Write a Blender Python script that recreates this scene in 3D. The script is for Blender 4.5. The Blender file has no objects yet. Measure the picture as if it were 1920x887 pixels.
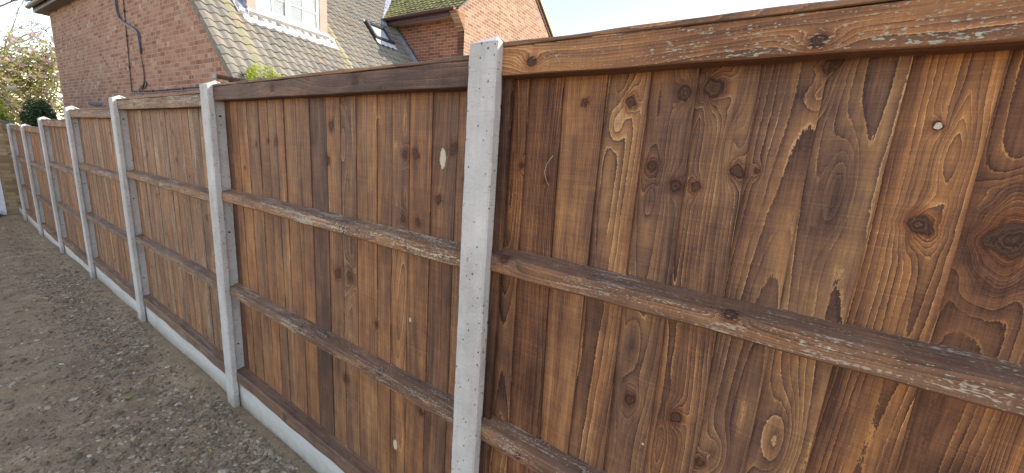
import bpy, bmesh, math, random
import numpy as np
from mathutils import Vector, Matrix
random.seed(7)
rng = np.random.default_rng(11)
R = math.radians
scene = bpy.context.scene
col = scene.collection

# ------------------------------------------------------------------ camera
cam_d = bpy.data.cameras.new('camera')
cam = bpy.data.objects.new('camera', cam_d)
col.objects.link(cam)
yaw, pit, rol = R(33.108), R(11.571), R(4.105)
CAM = Vector((0.7304, -0.8424, 1.6))
fw = Vector((-math.sin(yaw)*math.cos(pit), math.cos(yaw)*math.cos(pit), -math.sin(pit)))
rt = Vector((math.cos(yaw), math.sin(yaw), 0))
up = rt.cross(fw)
r2 = rt*math.cos(rol) + up*math.sin(rol)
u2 = -rt*math.sin(rol) + up*math.cos(rol)
cam.matrix_world = Matrix(((r2.x, u2.x, -fw.x, CAM.x), (r2.y, u2.y, -fw.y, CAM.y), (r2.z, u2.z, -fw.z, CAM.z), (0, 0, 0, 1)))
cam_d.sensor_width = 36.0
cam_d.lens = 36.0*713.5/1920
cam_d.clip_start = 0.02
cam_d.clip_end = 600
scene.camera = cam

# ------------------------------------------------------------------ light
SUN = Vector((1.0, 0.80, 0.90)).normalized()
w = bpy.data.worlds.new('World'); scene.world = w; w.use_nodes = True
wn = w.node_tree.nodes; wn.clear()
o_ = wn.new('ShaderNodeOutputWorld'); b_ = wn.new('ShaderNodeBackground'); s_ = wn.new('ShaderNodeTexSky')
s_.sky_type = 'NISHITA'; s_.sun_disc = False
s_.sun_elevation = math.asin(SUN.z); s_.sun_rotation = math.atan2(SUN.x, SUN.y)
s_.air_density = 1.0; s_.dust_density = 0.4; s_.ozone_density = 1.0
b_.inputs['Strength'].default_value = 0.15
tc_ = wn.new('ShaderNodeTexCoord'); cn_ = wn.new('ShaderNodeTexNoise'); cn_.inputs['Scale'].default_value = 3.2; cn_.inputs['Detail'].default_value = 6; cn_.inputs['Roughness'].default_value = .6
mp_ = wn.new('ShaderNodeMapping'); mp_.inputs['Scale'].default_value = (1, 1, 2.6); w.node_tree.links.new(tc_.outputs['Generated'], mp_.inputs[0]); w.node_tree.links.new(mp_.outputs[0], cn_.inputs['Vector'])
mr_ = wn.new('ShaderNodeMapRange'); mr_.inputs[1].default_value = .50; mr_.inputs[2].default_value = .66; mr_.inputs[4].default_value = .45; w.node_tree.links.new(cn_.outputs['Fac'], mr_.inputs[0])
mx_ = wn.new('ShaderNodeMix'); mx_.data_type = 'RGBA'; w.node_tree.links.new(mr_.outputs[0], mx_.inputs[0]); w.node_tree.links.new(s_.outputs[0], mx_.inputs[6]); mx_.inputs[7].default_value = (2.9, 2.95, 3.0, 1)
w.node_tree.links.new(mx_.outputs[2], b_.inputs[0]); w.node_tree.links.new(b_.outputs[0], o_.inputs[0])
sl = bpy.data.lights.new('sun', 'SUN'); sl.energy = 2.2; sl.angle = R(0.53); sl.color = (1.0, 0.955, 0.89)
so = bpy.data.objects.new('sun', sl); col.objects.link(so)
so.rotation_euler = SUN.to_track_quat('Z', 'Y').to_euler()
scene.view_settings.view_transform = 'Standard'
scene.view_settings.look = 'None'
scene.view_settings.gamma = 1
scene.view_settings.exposure = 1.55
scene.view_settings.use_white_balance = True
scene.view_settings.white_balance_temperature = 7850
scene.view_settings.white_balance_tint = 15
scene.view_settings.use_curve_mapping = False

# ------------------------------------------------------------------ object helpers
def tag(o, label=None, cat=None, group=None, kind=None):
    if label: o['label'] = label
    if cat: o['category'] = cat
    if group: o['group'] = group
    if kind: o['kind'] = kind
    return o

def empty(name, loc=(0, 0, 0), rz=0):
    o = bpy.data.objects.new(name, None); col.objects.link(o)
    o.location = loc; o.rotation_euler = (0, 0, rz); o.empty_display_size = .1
    return o

def mesh_obj(name, V, F, mat, parent=None, smooth=False, attrs=None, loc=None):
    me = bpy.data.meshes.new(name)
    me.from_pydata([tuple(v) for v in V], [], [tuple(f) for f in F])
    if attrs:
        for k, a in attrs.items():
            a = np.asarray(a, dtype=np.float32)
            if a.ndim == 1:
                at = me.attributes.new(k, 'FLOAT', 'POINT'); at.data.foreach_set('value', a)
            else:
                at = me.attributes.new(k, 'FLOAT_VECTOR', 'POINT'); at.data.foreach_set('vector', a.ravel())
    if smooth:
        me.polygons.foreach_set('use_smooth', [True]*len(me.polygons))
    me.update()
    mats = mat if isinstance(mat, (list, tuple)) else [mat]
    for m in mats: me.materials.append(m)
    o = bpy.data.objects.new(name, me); col.objects.link(o)
    if parent: o.parent = parent
    if loc is not None: o.location = loc
    return o

class MB:
    """collects shapes into one mesh"""
    def __init__(s): s.V = []; s.F = []; s.A = []
    def add(s, V, F, a=0.0):
        n = len(s.V); s.V += [tuple(v) for v in V]; s.F += [tuple(i+n for i in f) for f in F]; s.A += [a]*len(V)
    def box(s, x0, x1, y0, y1, z0, z1, a=0.0):
        s.add([(x0,y0,z0),(x1,y0,z0),(x1,y1,z0),(x0,y1,z0),(x0,y0,z1),(x1,y0,z1),(x1,y1,z1),(x0,y1,z1)],
              [(0,3,2,1),(4,5,6,7),(0,1,5,4),(1,2,6,5),(2,3,7,6),(3,0,4,7)], a)
    def hexa(s, P8, a=0.0):
        s.add(P8, [(0,3,2,1),(4,5,6,7),(0,1,5,4),(1,2,6,5),(2,3,7,6),(3,0,4,7)], a)
    def prism(s, poly, d, a=0.0):
        """poly: 3d points, extruded by vector d"""
        n = len(poly); d = Vector(d)
        V = [Vector(p) for p in poly] + [Vector(p)+d for p in poly]
        F = [tuple(range(n))[::-1], tuple(range(n, 2*n))] + [(i, (i+1) % n, n+(i+1) % n, n+i) for i in range(n)]
        s.add(V, F, a)
    def tube(s, pts, rad, seg=8, a=0.0, cap=True):
        pts = [Vector(p) for p in pts]; n = len(pts)
        rads = rad if isinstance(rad, (list, tuple)) else [rad]*n
        V = []; F = []
        prev = None
        for i, p in enumerate(pts):
            t = (pts[min(i+1, n-1)] - pts[max(i-1, 0)]).normalized()
            if prev is None:
                q = t.orthogonal().normalized()
            else:
                q = (prev - t*prev.dot(t))
                q = q.normalized() if q.length > 1e-6 else t.orthogonal().normalized()
            prev = q; b = t.cross(q)
            for k in range(seg):
                an = 2*math.pi*k/seg
                V.append(p + (q*math.cos(an) + b*math.sin(an))*rads[i])
        for i in range(n-1):
            for k in range(seg):
                F.append((i*seg+k, i*seg+(k+1) % seg, (i+1)*seg+(k+1) % seg, (i+1)*seg+k))
        if cap:
            F.append(tuple(range(seg))[::-1]); F.append(tuple((n-1)*seg+k for k in range(seg)))
        s.add(V, F, a)
    def build(s, name, mat, parent=None, smooth=False, attr=False):
        return mesh_obj(name, s.V, s.F, mat, parent, smooth, {'rnd': s.A} if attr else None)

# ------------------------------------------------------------------ node helpers
class NG:
    def __init__(s, name):
        s.m = bpy.data.materials.new(name); s.m.use_nodes = True
        s.t = s.m.node_tree; s.n = s.t.nodes; s.n.clear()
        s.out = s.n.new('ShaderNodeOutputMaterial'); s.b = s.n.new('ShaderNodeBsdfPrincipled')
        s.t.links.new(s.b.outputs[0], s.out.inputs[0])
    def lk(s, a, b): s.t.links.new(a, b)
    def put(s, sock, v):
        if isinstance(v, bpy.types.NodeSocket): s.lk(v, sock)
        elif v is not None:
            if hasattr(sock.default_value, '__len__') and not hasattr(v, '__len__'): v = [v]*len(sock.default_value)
            if hasattr(v, '__len__') and len(v) == 3 and len(sock.default_value) == 4: v = (*v, 1)
            sock.default_value = v
    def math(s, op, a, b=None, c=None, clamp=False):
        n = s.n.new('ShaderNodeMath'); n.operation = op; n.use_clamp = clamp
        s.put(n.inputs[0], a)
        if b is not None: s.put(n.inputs[1], b)
        if c is not None: s.put(n.inputs[2], c)
        return n.outputs[0]
    def vmul(s, v, k):
        n = s.n.new('ShaderNodeVectorMath'); n.operation = 'MULTIPLY'; s.put(n.inputs[0], v); s.put(n.inputs[1], k); return n.outputs[0]
    def vadd(s, v, k):
        n = s.n.new('ShaderNodeVectorMath'); n.operation = 'ADD'; s.put(n.inputs[0], v); s.put(n.inputs[1], k); return n.outputs[0]
    def attr(s, name):
        n = s.n.new('ShaderNodeAttribute'); n.attribute_name = name; return n
    def obj(s): return s.n.new('ShaderNodeTexCoord').outputs['Object']
    def noise(s, v, scale, detail=2, rough=.5, dist=0, outc=False):
        n = s.n.new('ShaderNodeTexNoise'); s.put(n.inputs['Vector'], v); s.put(n.inputs['Scale'], scale)
        n.inputs['Detail'].default_value = detail; n.inputs['Roughness'].default_value = rough; n.inputs['Distortion'].default_value = dist
        return n.outputs['Color'] if outc else n.outputs['Fac']
    def vor(s, v, scale, feat='F1', rnd=1.0):
        n = s.n.new('ShaderNodeTexVoronoi'); n.feature = feat; s.put(n.inputs['Vector'], v); s.put(n.inputs['Scale'], scale)
        n.inputs['Randomness'].default_value = rnd
        return n
    def wn(s, v):
        n = s.n.new('ShaderNodeTexWhiteNoise'); n.noise_dimensions = '3D'; s.put(n.inputs['Vector'], v); return n
    def ramp(s, f, stops, interp='LINEAR'):
        n = s.n.new('ShaderNodeValToRGB'); s.put(n.inputs[0], f); cr = n.color_ramp; cr.interpolation = interp
        while len(cr.elements) < len(stops): cr.elements.new(0.5)
        for e, (p, c) in zip(cr.elements, stops):
            e.position = p; e.color = (*c, 1) if hasattr(c, '__len__') else (c, c, c, 1)
        return n.outputs[0]
    def rng(s, v, a, b, c=0.0, d=1.0, smooth=False):
        n = s.n.new('ShaderNodeMapRange'); n.clamp = True
        if smooth: n.interpolation_type = 'SMOOTHSTEP'
        s.put(n.inputs[0], v)
        for i, k in enumerate((a, b, c, d)): s.put(n.inputs[1+i], k)
        return n.outputs[0]
    def mix(s, f, a, b, mode='MIX'):
        n = s.n.new('ShaderNodeMix'); n.data_type = 'RGBA'; n.blend_type = mode; n.clamp_factor = True
        s.put(n.inputs[0], f); s.put(n.inputs[6], a); s.put(n.inputs[7], b); return n.outputs[2]
    def comb(s, x, y, z):
        n = s.n.new('ShaderNodeCombineXYZ'); s.put(n.inputs[0], x); s.put(n.inputs[1], y); s.put(n.inputs[2], z); return n.outputs[0]
    def sep(s, v):
        n = s.n.new('ShaderNodeSeparateXYZ'); s.put(n.inputs[0], v); return n.outputs
    def bump(s, h, strength=.5, dist=.002, prev=None):
        n = s.n.new('ShaderNodeBump'); s.put(n.inputs['Height'], h); n.inputs['Strength'].default_value = strength
        n.inputs['Distance'].default_value = dist
        if prev is not None: s.lk(prev, n.inputs['Normal'])
        return n.outputs[0]
    def fin(s, color, rough=.8, normal=None, spec=None, metal=None):
        s.put(s.b.inputs['Base Color'], color); s.put(s.b.inputs['Roughness'], rough)
        if normal is not None: s.lk(normal, s.b.inputs['Normal'])
        if spec is not None: s.put(s.b.inputs['Specular IOR Level'], spec)
        if metal is not None: s.put(s.b.inputs['Metallic'], metal)
        return s.m

def simple(name, c, rough=.6, nscale=20, amt=.2, bump=0.2, spec=.4, metal=0, bd=.002):
    g = NG(name); o = g.obj()
    n = g.noise(o, nscale, 4, .6)
    cc = g.mix(g.rng(n, .3, .7), tuple(x*(1-amt) for x in c), tuple(min(1, x*(1+amt)) for x in c))
    return g.fin(cc, rough, g.bump(n, bump, bd), spec, metal)

# ------------------------------------------------------------------ materials
def wood_material(name, rail=False):
    g = NG(name)
    ph = g.attr('ph').outputs['Fac']; veil = g.attr('veil').outputs['Fac']; kd = g.attr('kd').outputs['Fac']; tone = g.attr('tone').outputs['Fac']
    lich = g.attr('lich').outputs['Fac']; wd = g.attr('wd').outputs['Fac']; rnd = g.attr('rnd').outputs['Fac']
    gc = g.attr('gc').outputs['Vector']          # metres: across, along, board offset
    wob = g.noise(g.vmul(gc, (60, 9, 1)), 1, 3, .6)
    jag = g.noise(g.vmul(gc, (420, 150, 1)), 1, 2, .6)
    p = g.math('ADD', ph, g.math('MULTIPLY', g.math('SUBTRACT', wob, .5), .55))
    p = g.math('ADD', p, g.math('MULTIPLY', g.math('SUBTRACT', jag, .5), .34))
    fr = g.math('FRACT', p); fl = g.math('FLOOR', p)
    w1 = g.wn(g.comb(fl, rnd, 3.1)); w2 = g.wn(g.comb(fl, rnd, 9.7)).outputs['Value']
    prof = g.ramp(fr, [(0, 1.02), (.05, 1.0), (.12, .68), (.40, .60), (.74, .46), (.90, .22), (.97, .13), (1.0, .7)])
    # slow colour zones (stain soaked unevenly, sapwood and heartwood)
    zone = g.noise(g.vmul(gc, (11, 2.4, 1)), 1, 3, .55)
    zone2 = g.noise(g.vmul(gc, (30, 12, 1)), 1.0, 4, .65)
    ring = g.math('MULTIPLY', g.math('SUBTRACT', w1.outputs['Value'], .5), .30)
    con = g.math('MULTIPLY', g.rng(w2, 0, 1, .5, 1.2), g.rng(g.noise(g.vmul(gc, (16, 3.5, 1)), 1, 3, .6), .36, .62, .35, 1.45))
    v = g.math('MULTIPLY', g.math('SUBTRACT', prof, .50), g.math('MULTIPLY', g.math('MULTIPLY', con, .85), g.math('SUBTRACT', 1, g.math('MULTIPLY', veil, .6))))
    v = g.math('ADD', v, ring)
    v = g.math('ADD', v, g.math('MULTIPLY', g.math('SUBTRACT', zone, .5), 1.05))
    v = g.math('ADD', v, g.math('MULTIPLY', g.math('SUBTRACT', zone2, .5), .55))
    fib = g.noise(g.vmul(gc, (900, 22, 1)), 1, 3, .7)
    saw = g.noise(g.vmul(gc, (6, 330, 1)), 1, 2, .6)
    saw2 = g.noise(g.vmul(gc, (4, 40, 1)), 1, 3, .7)
    grit = g.noise(g.vmul(gc, (700, 600, 1)), 1, 2, .7)
    v = g.math('ADD', v, g.math('MULTIPLY', g.math('SUBTRACT', fib, .5), .38))
    v = g.math('ADD', v, g.math('MULTIPLY', g.math('SUBTRACT', saw, .5), .28))
    v = g.math('ADD', v, g.math('MULTIPLY', g.math('SUBTRACT', saw2, .5), .22))
    fib2 = g.noise(g.vmul(gc, (260, 5, 1)), 1, 3, .65)
    v = g.math('ADD', v, g.math('MULTIPLY', g.math('SUBTRACT', fib2, .5), .55))
    v = g.math('ADD', v, g.math('MULTIPLY', g.math('SUBTRACT', grit, .5), .35))
    v = g.math('ADD', v, g.math('ADD', g.math('MULTIPLY', tone, .8), .055))
    c = g.ramp(v, [(0, (.058, .028, .019)), (.20, (.116, .057, .036)), (.42, (.192, .095, .052)), (.62, (.295, .148, .065)), (.82, (.42, .215, .084)), (1, (.60, .36, .165))])
    # greyer and redder drifts between boards
    hue = g.noise(g.vmul(gc, (9, 1.3, 1)), 1, 2, .5)
    hv = g.wn(g.comb(rnd, 5.5, 1.0)).outputs['Value']
    grey = g.mix(1, c, (.90, .91, 1.05), 'MULTIPLY')
    red = g.mix(1, c, (1.14, .95, .84), 'MULTIPLY')
    c = g.mix(g.rng(g.math('ADD', hue, g.math('MULTIPLY', g.math('SUBTRACT', hv, .5), .5)), .3, .7), grey, red)
    vn = g.noise(g.vmul(gc, (38, 9, 1)), 1, 4, .7)
    c = g.mix(g.math('MULTIPLY', g.rng(vn, .3, .7, .25, 1), veil), c, (.37, .255, .18))
    # knots
    kr = g.noise(g.comb(g.math('ADD', g.math('MULTIPLY', kd, 6), g.math('MULTIPLY', wob, 7)), rnd, g.math('MULTIPLY', jag, 2)), 1, 2, .5)
    knc = g.ramp(kr, [(.3, (.018, .009, .007)), (.5, (.075, .032, .019)), (.7, (.17, .075, .038))])
    kdn = g.math('ADD', kd, g.math('MULTIPLY', g.math('SUBTRACT', wob, .5), .8))
    halo = g.rng(kdn, 1.0, 2.6, .75, 0, True)
    c = g.mix(halo, c, g.mix(1, c, (.62, .42, .36), 'MULTIPLY'))
    c = g.mix(g.rng(kdn, .95, 1.08, 1, 0), c, knc)
    edge = g.math('MULTIPLY', g.rng(kdn, .86, .98, 0, 1), g.rng(kdn, 1.06, 1.22, 1, 0))
    c = g.mix(g.math('MULTIPLY', edge, .55), c, (.022, .012, .009))
    # bare pale flakes
    wdn = g.math('ADD', wd, g.math('MULTIPLY', g.math('SUBTRACT', g.noise(g.vmul(gc, (90, 60, 1)), 1, 3, .6), .5), .8))
    c = g.mix(g.math('MULTIPLY', g.rng(wdn, .9, 1.02, 1, 0), g.rng(grit, .3, .55, .55, 1)), c, (.62, .55, .42))
    # lichen / weathered paint flecks following the grain
    l1 = g.noise(g.vmul(gc, (330, 105, 1)), 1, 2, .5)
    l2 = g.noise(g.vmul(gc, (26, 8, 1)), 1, 2, .5)
    thr = g.math('SUBTRACT', g.math('ADD', l1, g.math('MULTIPLY', g.math('SUBTRACT', l2, .5), .28)), g.math('SUBTRACT', .80, g.math('MULTIPLY', lich, .225)))
    lm = g.rng(thr, 0, .03)
    l4b = g.noise(gc, 45, 3, .6)
    lc = g.mix(g.noise(gc, 60, 1), (.32, .37, .27), (.55, .52, .41))
    c = g.mix(g.math('MULTIPLY', lm, g.rng(l4b, .35, .6, .45, .95)), c, lc)
    l3 = g.noise(g.vmul(gc, (120, 7, 1)), 1, 3, .6)
    l4 = g.noise(g.vmul(gc, (9, 3, 1)), 1, 2, .5)
    sm_ = g.rng(g.math('ADD', g.math('ADD', l3, g.math('MULTIPLY', g.math('SUBTRACT', l1, .5), .8)), g.math('MULTIPLY', g.math('SUBTRACT', l4, .5), .5)), .60, .66)
    sm_ = g.math('MULTIPLY', g.math('MULTIPLY', sm_, g.rng(veil, .12, .16)), g.math('MULTIPLY', lich, .85))
    c = g.mix(sm_, c, (.56, .52, .42))
    sp = g.noise(g.vmul(gc, (420, 330, 1)), 1, 1, .5)
    sl2 = g.noise(g.vmul(gc, (2.5, 170, 1)), 1, 2, .5)
    c = g.mix(g.rng(sl2, .66, .74, 0, .30), c, g.mix(1, c, (1.75, 1.7, 1.6), 'MULTIPLY'))
    c = g.mix(g.rng(sp, .765, .80, 0, .5), c, (.55, .47, .36))
    h = g.math('ADD', g.math('MULTIPLY', fib, .6), g.math('MULTIPLY', saw, .7))
    h = g.math('ADD', h, g.math('MULTIPLY', prof, .35))
    h = g.math('ADD', h, g.math('MULTIPLY', grit, .45))
    h = g.math('ADD', h, g.math('MULTIPLY', lm, .5))
    h = g.math('SUBTRACT', h, g.math('MULTIPLY', edge, 1.2))
    rough = g.rng(fib, .3, .7, .52, .78)
    return g.fin(c, rough, g.bump(h, .55, .0016), .3)

M_wood = wood_material('stained_wood')

def concrete_material():
    g = NG('cast_concrete'); o = g.obj()
    n1 = g.noise(o, 6, 5, .6); n2 = g.noise(o, 120, 3, .6)
    scr = g.noise(g.vmul(o, (18, 18, 260)), 1, 3, .7)
    tint = g.noise(g.vmul(o, (9, 9, 2.5)), 1, 3, .5)
    c = g.ramp(g.math('ADD', g.math('MULTIPLY', n1, .7), g.math('MULTIPLY', n2, .3)), [(.3, (.37, .36, .345)), (.5, (.53, .515, .495)), (.72, (.66, .645, .62))])
    c = g.mix(g.rng(tint, .5, .7, 0, .5), c, g.mix(1, c, (.97, .84, .80), 'MULTIPLY'))
    c = g.mix(g.rng(scr, .57, .70, 0, .5), c, (.28, .265, .26))
    c = g.mix(g.rng(g.noise(g.vmul(o, (30, 30, 3)), 1, 4, .65), .52, .70, 0, .35), c, (.34, .32, .29))
    mud = g.rng(g.math('ADD', g.sep(o)[2], g.math('MULTIPLY', g.math('SUBTRACT', g.noise(o, 16, 4, .7), .5), .16)), -.01, .11, .8, 0)
    c = g.mix(mud, c, (.27, .205, .145))
    vo = g.vor(g.vadd(o, g.vmul(g.noise(o, 90, 2, outc=True), (.006, .006, .006))), 75)
    sz = g.wn(vo.outputs['Position']).outputs['Value']
    d = g.math('SUBTRACT', vo.outputs['Distance'], g.rng(sz, .60, 1.0, 0.0, .27))
    pit_ = g.rng(d, -.03, .03, 1, 0)
    pit_ = g.math('MULTIPLY', pit_, g.math('GREATER_THAN', sz, .64))
    c = g.mix(g.math('MULTIPLY', pit_, .85), c, (.09, .085, .08))
    h = g.math('ADD', g.math('MULTIPLY', n2, .3), g.math('MULTIPLY', scr, .35))
    h = g.math('SUBTRACT', h, g.math('MULTIPLY', pit_, 1.6))
    return g.fin(c, .88, g.bump(h, .6, .002), .25)
M_conc = concrete_material()

def gravel_board_material():
    g = NG('gravel_board_concrete'); o = g.obj()
    n1 = g.noise(g.vmul(o, (2, 8, 8)), 1, 5, .6); n2 = g.noise(o, 150, 3, .6)
    c = g.ramp(g.math('ADD', g.math('MULTIPLY', n1, .75), g.math('MULTIPLY', n2, .25)), [(.3, (.44, .43, .41)), (.52, (.57, .555, .53)), (.72, (.65, .635, .61))])
    z = g.sep(o)[2]
    splash = g.rng(g.math('ADD', z, g.math('MULTIPLY', g.math('SUBTRACT', g.noise(o, 14, 4, .7), .5), .12)), -.18, -.06, .85, 0)
    c = g.mix(splash, c, (.25, .19, .13))
    return g.fin(c, .88, g.bump(n2, .35, .0015), .25)
M_gb = gravel_board_material()

def brick_material(name, cols, mortar, bw=.225, bh=.075, m=.010, axis=0, pale=0.0, vert=False, off=.5, crease=0.0):
    """cols: ramp stops over a random value per brick. axis: object axis running along the wall"""
    g = NG(name); o = g.obj(); s = g.sep(o)
    x = s[axis]; z = s[2]
    if vert: x, z = z, x
    wob = g.math('MULTIPLY', g.math('SUBTRACT', g.noise(o, 9, 2), .5), .006)
    zz = g.math('DIVIDE', g.math('ADD', z, wob), bh); row = g.math('FLOOR', zz); fz = g.math('FRACT', zz)
    par = g.math('MODULO', g.math('ABSOLUTE', row), 2)
    xx = g.math('ADD', g.math('DIVIDE', g.math('ADD', x, wob), bw), g.math('MULTIPLY', par, off))
    cl = g.math('FLOOR', xx); fx = g.math('FRACT', xx)
    ex = g.math('MULTIPLY', g.math('MINIMUM', fx, g.math('SUBTRACT', 1, fx)), bw)
    ez = g.math('MULTIPLY', g.math('MINIMUM', fz, g.math('SUBTRACT', 1, fz)), bh)
    e = g.math('MINIMUM', ex, ez)
    e = g.math('ADD', e, g.math('MULTIPLY', g.math('SUBTRACT', g.noise(o, 70, 3), .5), .005))
    mask = g.rng(e, m/2-.0012, m/2+.0018)
    r1 = g.wn(g.comb(cl, row, 1.7)).outputs['Value']; r2_ = g.wn(g.comb(cl, row, 8.3)).outputs['Value']
    bc = g.ramp(r1, cols)
    n1 = g.noise(o, 28, 4, .65); n2 = g.noise(o, 160, 3, .6)
    bc = g.mix(g.rng(n1, .3, .7, 0, .35), bc, g.mix(1, bc, (.68, .62, .60), 'MULTIPLY'))
    if crease > 0:   # pale vertical creases and half-brick patches
        cx = g.noise(g.comb(g.math('MULTIPLY', x, 26), g.math('MULTIPLY', row, 7.3), r1), 1, 1, .5)
        bc = g.mix(g.math('MULTIPLY', g.rng(cx, .58, .64), crease), bc, (.50, .36, .27))
        blk = g.wn(g.comb(g.math('FLOOR', g.math('MULTIPLY', xx, 2.6)), row, 4.4)).outputs['Value']
        bc = g.mix(g.math('MULTIPLY', g.math('GREATER_THAN', blk, .98), .7), bc, (.55, .43, .31))
    if pale > 0:
        bc = g.mix(g.math('MULTIPLY', g.math('GREATER_THAN', r2_, .93), pale), bc, (.5, .38, .28))
    mc = g.mix(g.rng(n2, .3, .7), tuple(k*.8 for k in mortar), tuple(k*1.15 for k in mortar))
    c = g.mix(mask, mc, bc)
    big = g.noise(o, .9, 3, .6)
    c = g.mix(g.rng(big, .4, .7, 0, .25), c, g.mix(1, c, (.80, .80, .84), 'MULTIPLY'))
    h = g.math('ADD', g.math('MULTIPLY', mask, 1.0), g.math('MULTIPLY', n2, .35))
    return g.fin(c, .9, g.bump(h, .7, .006), .2)

RED = [(0, (.25, .115, .075)), (.25, (.33, .155, .105)), (.6, (.39, .188, .125)), (.85, (.42, .22, .15)), (1, (.47, .26, .17))]
M_brick = brick_material('gable_brick', RED, (.46, .35, .27), axis=0, pale=.3, crease=.6)
RW = [(0, (.20, .09, .07)), (.3, (.29, .118, .082)), (.7, (.37, .150, .095)), (1, (.38, .19, .115))]
M_wbrick = brick_material('wing_brick', RW, (.50, .38, .27), axis=0)
RG = [(0, (.23, .135, .10)), (.4, (.29, .175, .13)), (.8, (.35, .22, .165)), (1, (.38, .27, .20))]
M_gbrick = brick_material('wing_gable_brick', RG, (.58, .48, .35), axis=1)
M_soldier = brick_material('soldier_brick', RG, (.58, .48, .35), axis=1, vert=True, off=0)
M_corbel = brick_material('corbel_tile', [(0, (.30, .15, .09)), (1, (.48, .27, .16))], (.30, .2, .13), bw=.27, bh=.045, m=.006, axis=0)
BUFF = [(0, (.27, .19, .11)), (.4, (.36, .26, .15)), (.8, (.43, .32, .19)), (1, (.50, .39, .24))]
M_buff = brick_material('buff_brick', BUFF, (.30, .23, .16), axis=1)

def tile_material(name, cols, moss, mossc, streaks=()):
    g = NG(name); o = g.obj(); r = g.attr('rnd').outputs['Fac']
    c = g.ramp(g.wn(g.comb(r, 2, 3)).outputs['Value'], cols)
    n1 = g.noise(o, 9, 5, .65); n2 = g.noise(o, 70, 4, .7); n3 = g.noise(o, 2.2, 4, .6)
    c = g.mix(g.rng(n2, .35, .65, 0, .5), c, g.mix(1, c, (.6, .6, .6), 'MULTIPLY'))
    c = g.mix(g.rng(g.noise(o, 35, 3, .6), .56, .66, 0, .5), c, (.27, .26, .20))
    y = g.sep(o)[1]
    c = g.mix(g.rng(g.math('ADD', g.math('MULTIPLY', n1, .6), g.math('MULTIPLY', n3, .5)), moss, moss+.1, 0, .8), c, mossc)
    for (v0, wd_, k) in streaks:   # lichen lines down the channels that drain the dormer
        dd = g.math('ABSOLUTE', g.math('SUBTRACT', g.math('ADD', y, g.math('MULTIPLY', g.math('SUBTRACT', n1, .5), .04)), v0))
        c = g.mix(g.math('MULTIPLY', g.rng(dd, wd_*.4, wd_, k, 0), g.rng(n2, .3, .5, .5, 1)), c, (.42, .39, .22))
    return g.fin(c, .9, g.bump(g.math('ADD', n2, g.math('MULTIPLY', n1, .6)), .5, .004), .2)
M_tile = tile_material('main_roof_tile', [(0, (.19, .19, .18)), (.25, (.23, .222, .192)), (.5, (.255, .236, .195)), (.75, (.24, .238, .218)), (.92, (.275, .23, .185)), (1, (.255, .262, .248))],   .66, (.19, .185, .10),
    streaks=((.42, .03, .7), (.50, .10, .2), (2.47, .03, .8), (2.40, .12, .2)))
M_wtile = tile_material('mossy_roof_tile', [(0, (.08, .075, .055)), (.5, (.14, .13, .085)), (1, (.20, .185, .12))], .46, (.33, .33, .13))
M_lead = simple('lead_flashing', (.30, .34, .42), .5, 12, .35, .4, .5, .1, .004)
M_leadw = simple('pale_lead_apron', (.50, .54, .60), .55, 18, .2, .4, .4, 0, .004)
M_leadd = simple('dark_lead', (.075, .085, .11), .6, 18, .4, .4, .4, 0, .004)
M_mort = simple('verge_mortar', (.22, .205, .165), .95, 30, .45, .8, .2, 0, .008)
M_brown = simple('brown_plastic', (.085, .042, .045), .35, 8, .25, .1, .5)
M_rbrown = simple('sunlit_brown_plastic', (.27, .12, .085), .5, 8, .2, .1, .4)  # redder, lighter brown: sunlight on the gutter put into the colour
M_fascia = simple('eaves_board', (.42, .38, .27), .6, 8, .15, .1, .4)
M_soffit = simple('soffit_board', (.20, .165, .145), .7, 8, .1, .1, .3)
M_pink = simple('dormer_board', (.40, .275, .24), .6, 9, .12, .15, .3)
M_upvc = simple('white_window_plastic', (.70, .70, .69), .35, 8, .03, .05, .5)
M_sill_shade = simple('sill_shade_grey', (.22, .22, .21), .6, 8, .2, .1, .3)
M_curt = simple('net_curtain', (.70, .74, .70), .9, 60, .08, .4, .2)
M_dark = simple('dark_room', (.04, .045, .05), .9, 4, .1, .1, .1)
M_cable = simple('black_cable', (.035, .025, .03), .5, 30, .2, .1, .4)
M_conduit = simple('grey_conduit', (.17, .18, .22), .5, 14, .3, .2, .4)
M_rwframe = simple('roof_window_frame', (.035, .03, .032), .4, 14, .3, .2, .5)
M_alu = simple('aluminium_trim', (.45, .47, .5), .35, 14, .2, .1, .5, .6)
M_bark = simple('pale_bark', (.17, .14, .115), .9, 14, .4, .6, .2, 0, .01)
M_whitew = simple('white_painted_board', (.72, .74, .78), .6, 14, .1, .2, .3)
M_pallet = simple('pale_pallet_wood', (.42, .28, .17), .8, 24, .25, .4, .3)
M_coping = simple('slate_coping', (.13, .135, .14), .7, 12, .35, .4, .3)
M_straw = simple('dry_straw', (.45, .36, .24), .8, 40, .2, .2, .2)
M_felt = simple('grey_felt', (.10, .10, .11), .8, 24, .25, .4, .3)

def glass_mat():
    g = NG('window_glass')
    return g.fin((.42, .50, .53), .04, None, 1.0)
M_glass = glass_mat()

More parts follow.
